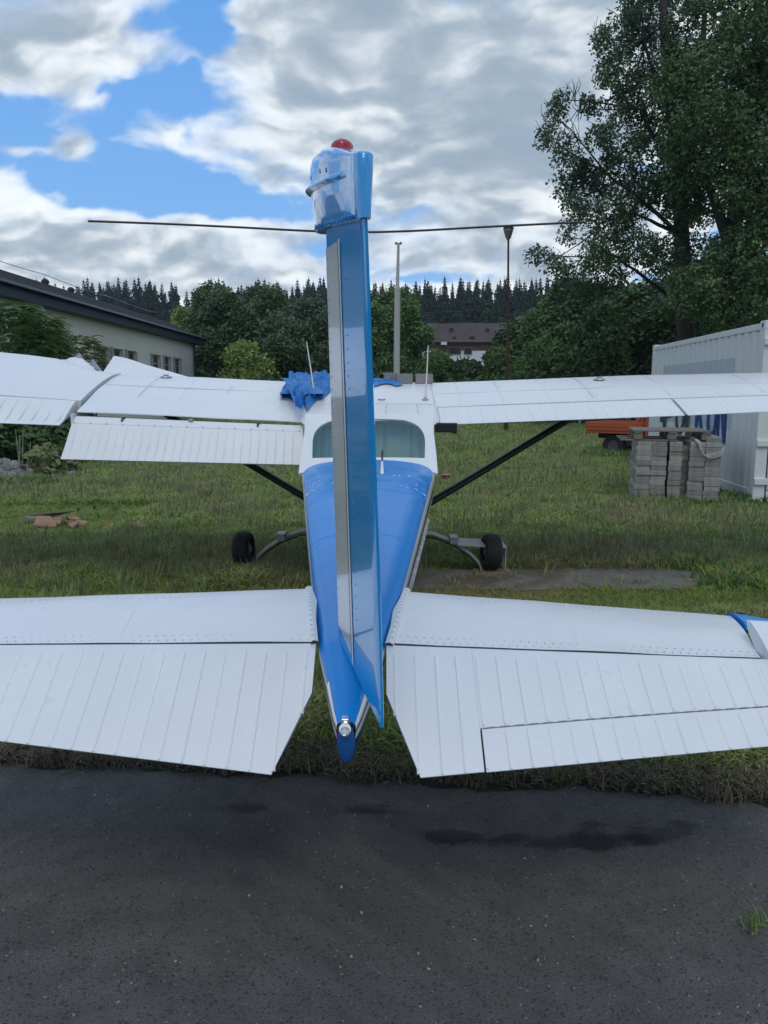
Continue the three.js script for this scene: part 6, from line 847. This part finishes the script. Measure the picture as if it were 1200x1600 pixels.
/* the two big trees ------------------------------------------------------------ */
srand(333);
{ // thin one, half bare
  const D = 28, base = at(1074, 640, D); base.y = 0; const t = thing('half_bare_tree', 'tall thin half-bare tree with tufted leaves and dead twigs', 'tree', base.clone());
  const path = [[1074, 640], [1072, 520], [1066, 400], [1062, 290], [1050, 180], [1040, 90], [1035, -20], [1030, -90]].map(([u, v]) => at(u, v, D)); path[0].y = 0; const wood = [tube(path, 0.36, 0.08, 10)];
  const stem2 = [[1064, 330], [1085, 200], [1098, 90], [1102, -10], [1104, -80]].map(([u, v], i) => at(u, v, D + 0.3 * i)); wood.push(tube(stem2, 0.16, 0.06, 8));
  const tufts = [[852, 212, 16], [868, 178, 15], [874, 155, 9], [885, 240, 22], [905, 262, 20], [912, 288, 28], [882, 292, 20], [938, 300, 26], [895, 330, 24], [925, 345, 26], [958, 250, 24], [945, 205, 26], [925, 170, 16], [960, 330, 28], [948, 62, 18], [960, 92, 22], [972, 30, 22], [985, 70, 28], [950, 118, 16], [1002, 40, 28], [985, 130, 30], [972, 165, 26], [1000, 200, 30], [985, 240, 28], [1010, 280, 30], [990, 330, 30], [960, 385, 30], [925, 405, 26], [885, 370, 8], [838, 398, 9], [866, 408, 14], [885, 425, 18], [1010, 110, 30], [1035, 60, 30], [1030, 160, 32], [1048, 230, 30], [1030, 300, 30], [1000, 390, 36], [1035, 400, 36], [950, 430, 34], [1000, -5, 26], [1040, -20, 34], [1070, 30, 34], [1085, 110, 34], [1095, 180, 30], [975, 290, 20], [1060, 330, 30], [1090, 400, 40], [915, 445, 26]];
  const clumps = [], twigs = [];
  const bough = (u, v, k, r) => { const c = at(u, v, D + rnd(-1.6, 1.6)); const i = Math.min(6, Math.max(1, Math.round(mix(2, 6, sstep(480, 0, v + 150))))); const a = mixv(path[Math.max(0, i - 1)], path[i], rnd()); return [a, c]; };
  const hubs = [[985, 330, 2], [945, 270, 2], [1000, 170, 3], [960, 400, 1], [1005, 60, 4], [1090, 60, 4]].map(([u, v, i]) => { const h = at(u, v, D + rnd(-1, 1)); const a = mixv(path[i], path[i + 1], 0.3); wood.push(limb(a, h, 0.085, 0.04, 0.1)); return h; });
  for (const [u, v, r] of tufts) { const c = at(u, v, D + rnd(-1.5, 1.5)), R0 = r / FOCAL * D * 0.80; let best = hubs[0]; for (const h of [...hubs, ...path.slice(2, 7)]) if (h.distanceTo(c) < best.distanceTo(c)) best = h; wood.push(limb(best, c, 0.035, 0.012, 0.12)); clumps.push([c, V(R0, R0, R0), Math.round(4 + (r / 10) ** 2 * 2.3)]); for (let k = 0; k < 3; k++) { const e = c.clone().add(V(rnd(-1, 0.6), rnd(0.1, 1.3), rnd(-0.5, 0.5)).multiplyScalar(R0 * 1.7)); twigs.push(limb(c, e, 0.014, 0.006, 0.15, 4)); } }
  for (const [u, v, w2, h2] of [[868, 195, 40, 40], [890, 210, 40, 50], [895, 150, 20, 30], [935, 60, 20, 40], [1000, 80, 40, 90], [1040, 40, 30, 90], [905, 175, 30, 40]]) for (let k = 0; k < 7; k++) { const a = at(u + rnd(-w2, w2) * 0.5, v + rnd(0, h2) * 0.6, D + rnd(-0.5, 0.5)), b = at(u + rnd(-w2, w2) * 0.6, v - rnd(10, h2), D); twigs.push(limb(a, b, 0.016, 0.006, 0.15, 5)); }
  part(t, 'trunk', wood, M.bark); part(t, 'dead_twig', twigs, M.twig).userData.kind = 'stuff'; crown(t, base, clumps, SPRAY.fine, [0.070, 0.125, 0.046], 0.5, 0.75, 1.2, false);
}
{ // dense one
  const D = 26, base = at(1158, 650, D); base.y = 0; const t = thing('dense_tree', 'big dense dark green tree rising behind the white container', 'tree', base.clone()); const wood = [], clumps = [];
  const trunk = [[1158, 650], [1150, 480], [1140, 380], [1165, 260], [1180, 120], [1185, -40]].map(([u, v]) => at(u, v, D)); trunk[0].y = 0; wood.push(tube(trunk, 0.42, 0.1, 10)); wood.push(tube([[1150, 470], [1180, 380], [1200, 260], [1240, 120]].map(([u, v], i) => at(u, v, D - 0.2 * i)), 0.24, 0.08, 8), tube([[1142, 390], [1122, 330], [1100, 270], [1075, 210]].map(([u, v], i) => at(u, v, D - 0.3 * i)), 0.2, 0.06, 8));
  const cl = [[1060, 130, 40], [1075, 185, 44], [1090, 90, 30], [1120, 120, 50], [1110, 190, 55], [1080, 240, 45], [1140, 240, 60], [1180, 190, 60], [1200, 280, 70], [1190, 120, 50], [1130, 60, 26], [1175, 50, 40], [1210, 20, 50], [1150, -5, 30], [1100, 10, 26], [1250, 150, 90], [1100, 310, 50], [1130, 420, 55], [1180, 400, 60], [1215, 360, 60], [1090, 450, 45], [1150, 480, 55], [1260, 300, 90], [1240, -30, 60], [1200, 470, 60], [1065, 285, 32], [1050, 90, 20]];
  for (const [u, v, r] of cl) { const c = at(u, v, D + rnd(-2.2, 1.4)), R0 = r / FOCAL * D; clumps.push([c, V(R0 * 0.9, R0 * 0.68, R0 * 0.9), Math.round(6 + (r / 10) ** 2 * 2.4)]); let best = trunk[2]; for (const p of trunk.slice(2)) if (p.distanceTo(c) < best.distanceTo(c)) best = p; wood.push(limb(best, c, 0.08, 0.025, 0.1)); }
  part(t, 'trunk', wood, M.bark); crown(t, base, clumps, SPRAY.fine, [0.088, 0.155, 0.040], 0.6, 0.8, 1.35, false);
}
/* spruce forest ------------------------------------------------------------------ */
function spruceGeo(sd) { // unit height, jagged drooping whorls
  srand(sd); const pos = [], idx = []; const N = 44; for (let i = 0; i < N; i++) { const t = i / N, y = 0.10 + 0.88 * t, R0 = 0.15 * Math.pow(1 - t, 0.8) * rnd(0.55, 1.25) + 0.006, nb = Math.round(mix(11, 5, t)); for (let k = 0; k < nb; k++) { const a = k / nb * 6.283 + i * 1.3 + rnd(-0.25, 0.25), L = R0 * rnd(0.7, 1.15), dx = Math.cos(a), dz = Math.sin(a), px = -dz, pz = dx, w = L * 0.30; let b = pos.length / 3; pos.push(0, y + 0.012, 0, dx * L * 0.55 + px * w, y - L * 0.22, dz * L * 0.55 + pz * w, dx * L, y - L * 0.42, dz * L, dx * L * 0.55 - px * w, y - L * 0.22, dz * L * 0.55 - pz * w, dx * L * 0.6, y - L * 0.95, dz * L * 0.6); idx.push(b, b + 1, b + 2, b, b + 2, b + 3, b + 1, b + 4, b + 2, b + 2, b + 4, b + 3); } }
  let b = pos.length / 3; pos.push(-0.004, 0.94, 0, 0.004, 0.94, 0, 0, 1, 0, 0, 0.94, 0.004); idx.push(b, b + 1, b + 2, b + 1, b + 3, b + 2); const g = new THREE.BufferGeometry(); g.setAttribute('position', new THREE.Float32BufferAttribute(pos, 3)); g.setIndex(idx); g.computeVertexNormals(); return g; }
{
  const mats = [[0.016, 0.032, 0.022], [0.02, 0.038, 0.022], [0.014, 0.028, 0.022]].map((c) => std(lin(...c), 0.9, { side: THREE.DoubleSide })); const trunkG = new THREE.CylinderGeometry(0.006, 0.016, 0.9, 6).translate(0, 0.45, 0);
  const proto = [1, 2, 3].map((k) => { const o = new THREE.Group(); o.name = 'spruce_tree'; const tr = new THREE.Mesh(trunkG, M.bark); tr.name = 'trunk'; o.add(tr); const c = new THREE.Mesh(spruceGeo(k * 7), mats[k - 1]); c.name = 'crown'; o.add(c); return tag(o, 'dark spruce in the forest row behind the meadow, its tip against the sky', 'spruce', 'spruces of the forest edge'); });
  srand(4242); const first = [0, 0, 0];
  const plant = (u, v, D) => { const top = at(u, v, D), k = (rnd(3)) | 0; const o = proto[k].clone(); o.name = numbered('spruce_tree'); o.position.set(top.x, 0, -D); o.rotation.y = rnd(6.28); const w = top.y * rnd(0.8, 1.15); o.scale.set(w, top.y, w); scene.add(o); };
  const line = (u) => (u < 300 ? mix(462, 478, (u - 60) / 240) : u < 560 ? mix(462, 448, (u - 300) / 260) : 438);
  for (let u = 100; u < 1010; u += rnd(9, 17)) plant(u, line(u) + rnd(-12, 16), 128 + rnd(-8, 8));
  for (let u = 96; u < 1010; u += rnd(10, 16)) plant(u, line(u) + rnd(14, 36), 118 + rnd(-6, 6));
  [[135, 455, 96], [158, 447, 92], [208, 462, 92], [222, 470, 96], [598, 436, 110], [485, 448, 100], [492, 470, 98], [505, 455, 104], [668, 436, 112], [718, 434, 112], [734, 434, 114], [760, 438, 112], [812, 430, 110], [838, 430, 108]].forEach(([u, v, D]) => plant(u, v, D));
  // the wood behind the front rows reads as one mass
  const g = spruceGeo(91), n = 620, m = new THREE.InstancedMesh(g, mats[2], n), q = new THREE.Object3D(); for (let i = 0; i < n; i++) { const D = 140 + rnd(60), a = rnd(-0.62, 0.62), h = rnd(18.5, 23) * (D / 150); q.position.set(Math.tan(a) * D, 0, -D); q.rotation.y = rnd(6); q.scale.set(h * 1.1, h, h * 1.1); q.updateMatrix(); m.setMatrixAt(i, q.matrix); } m.name = 'forest'; tag(m, 'dark mass of spruce wood behind the front row of trees', 'forest', null, 'stuff'); scene.add(m);
}

scene.traverse((o) => { if (o.isMesh) { o.castShadow = true; o.receiveShadow = true; } });
renderer.render(scene, camera);
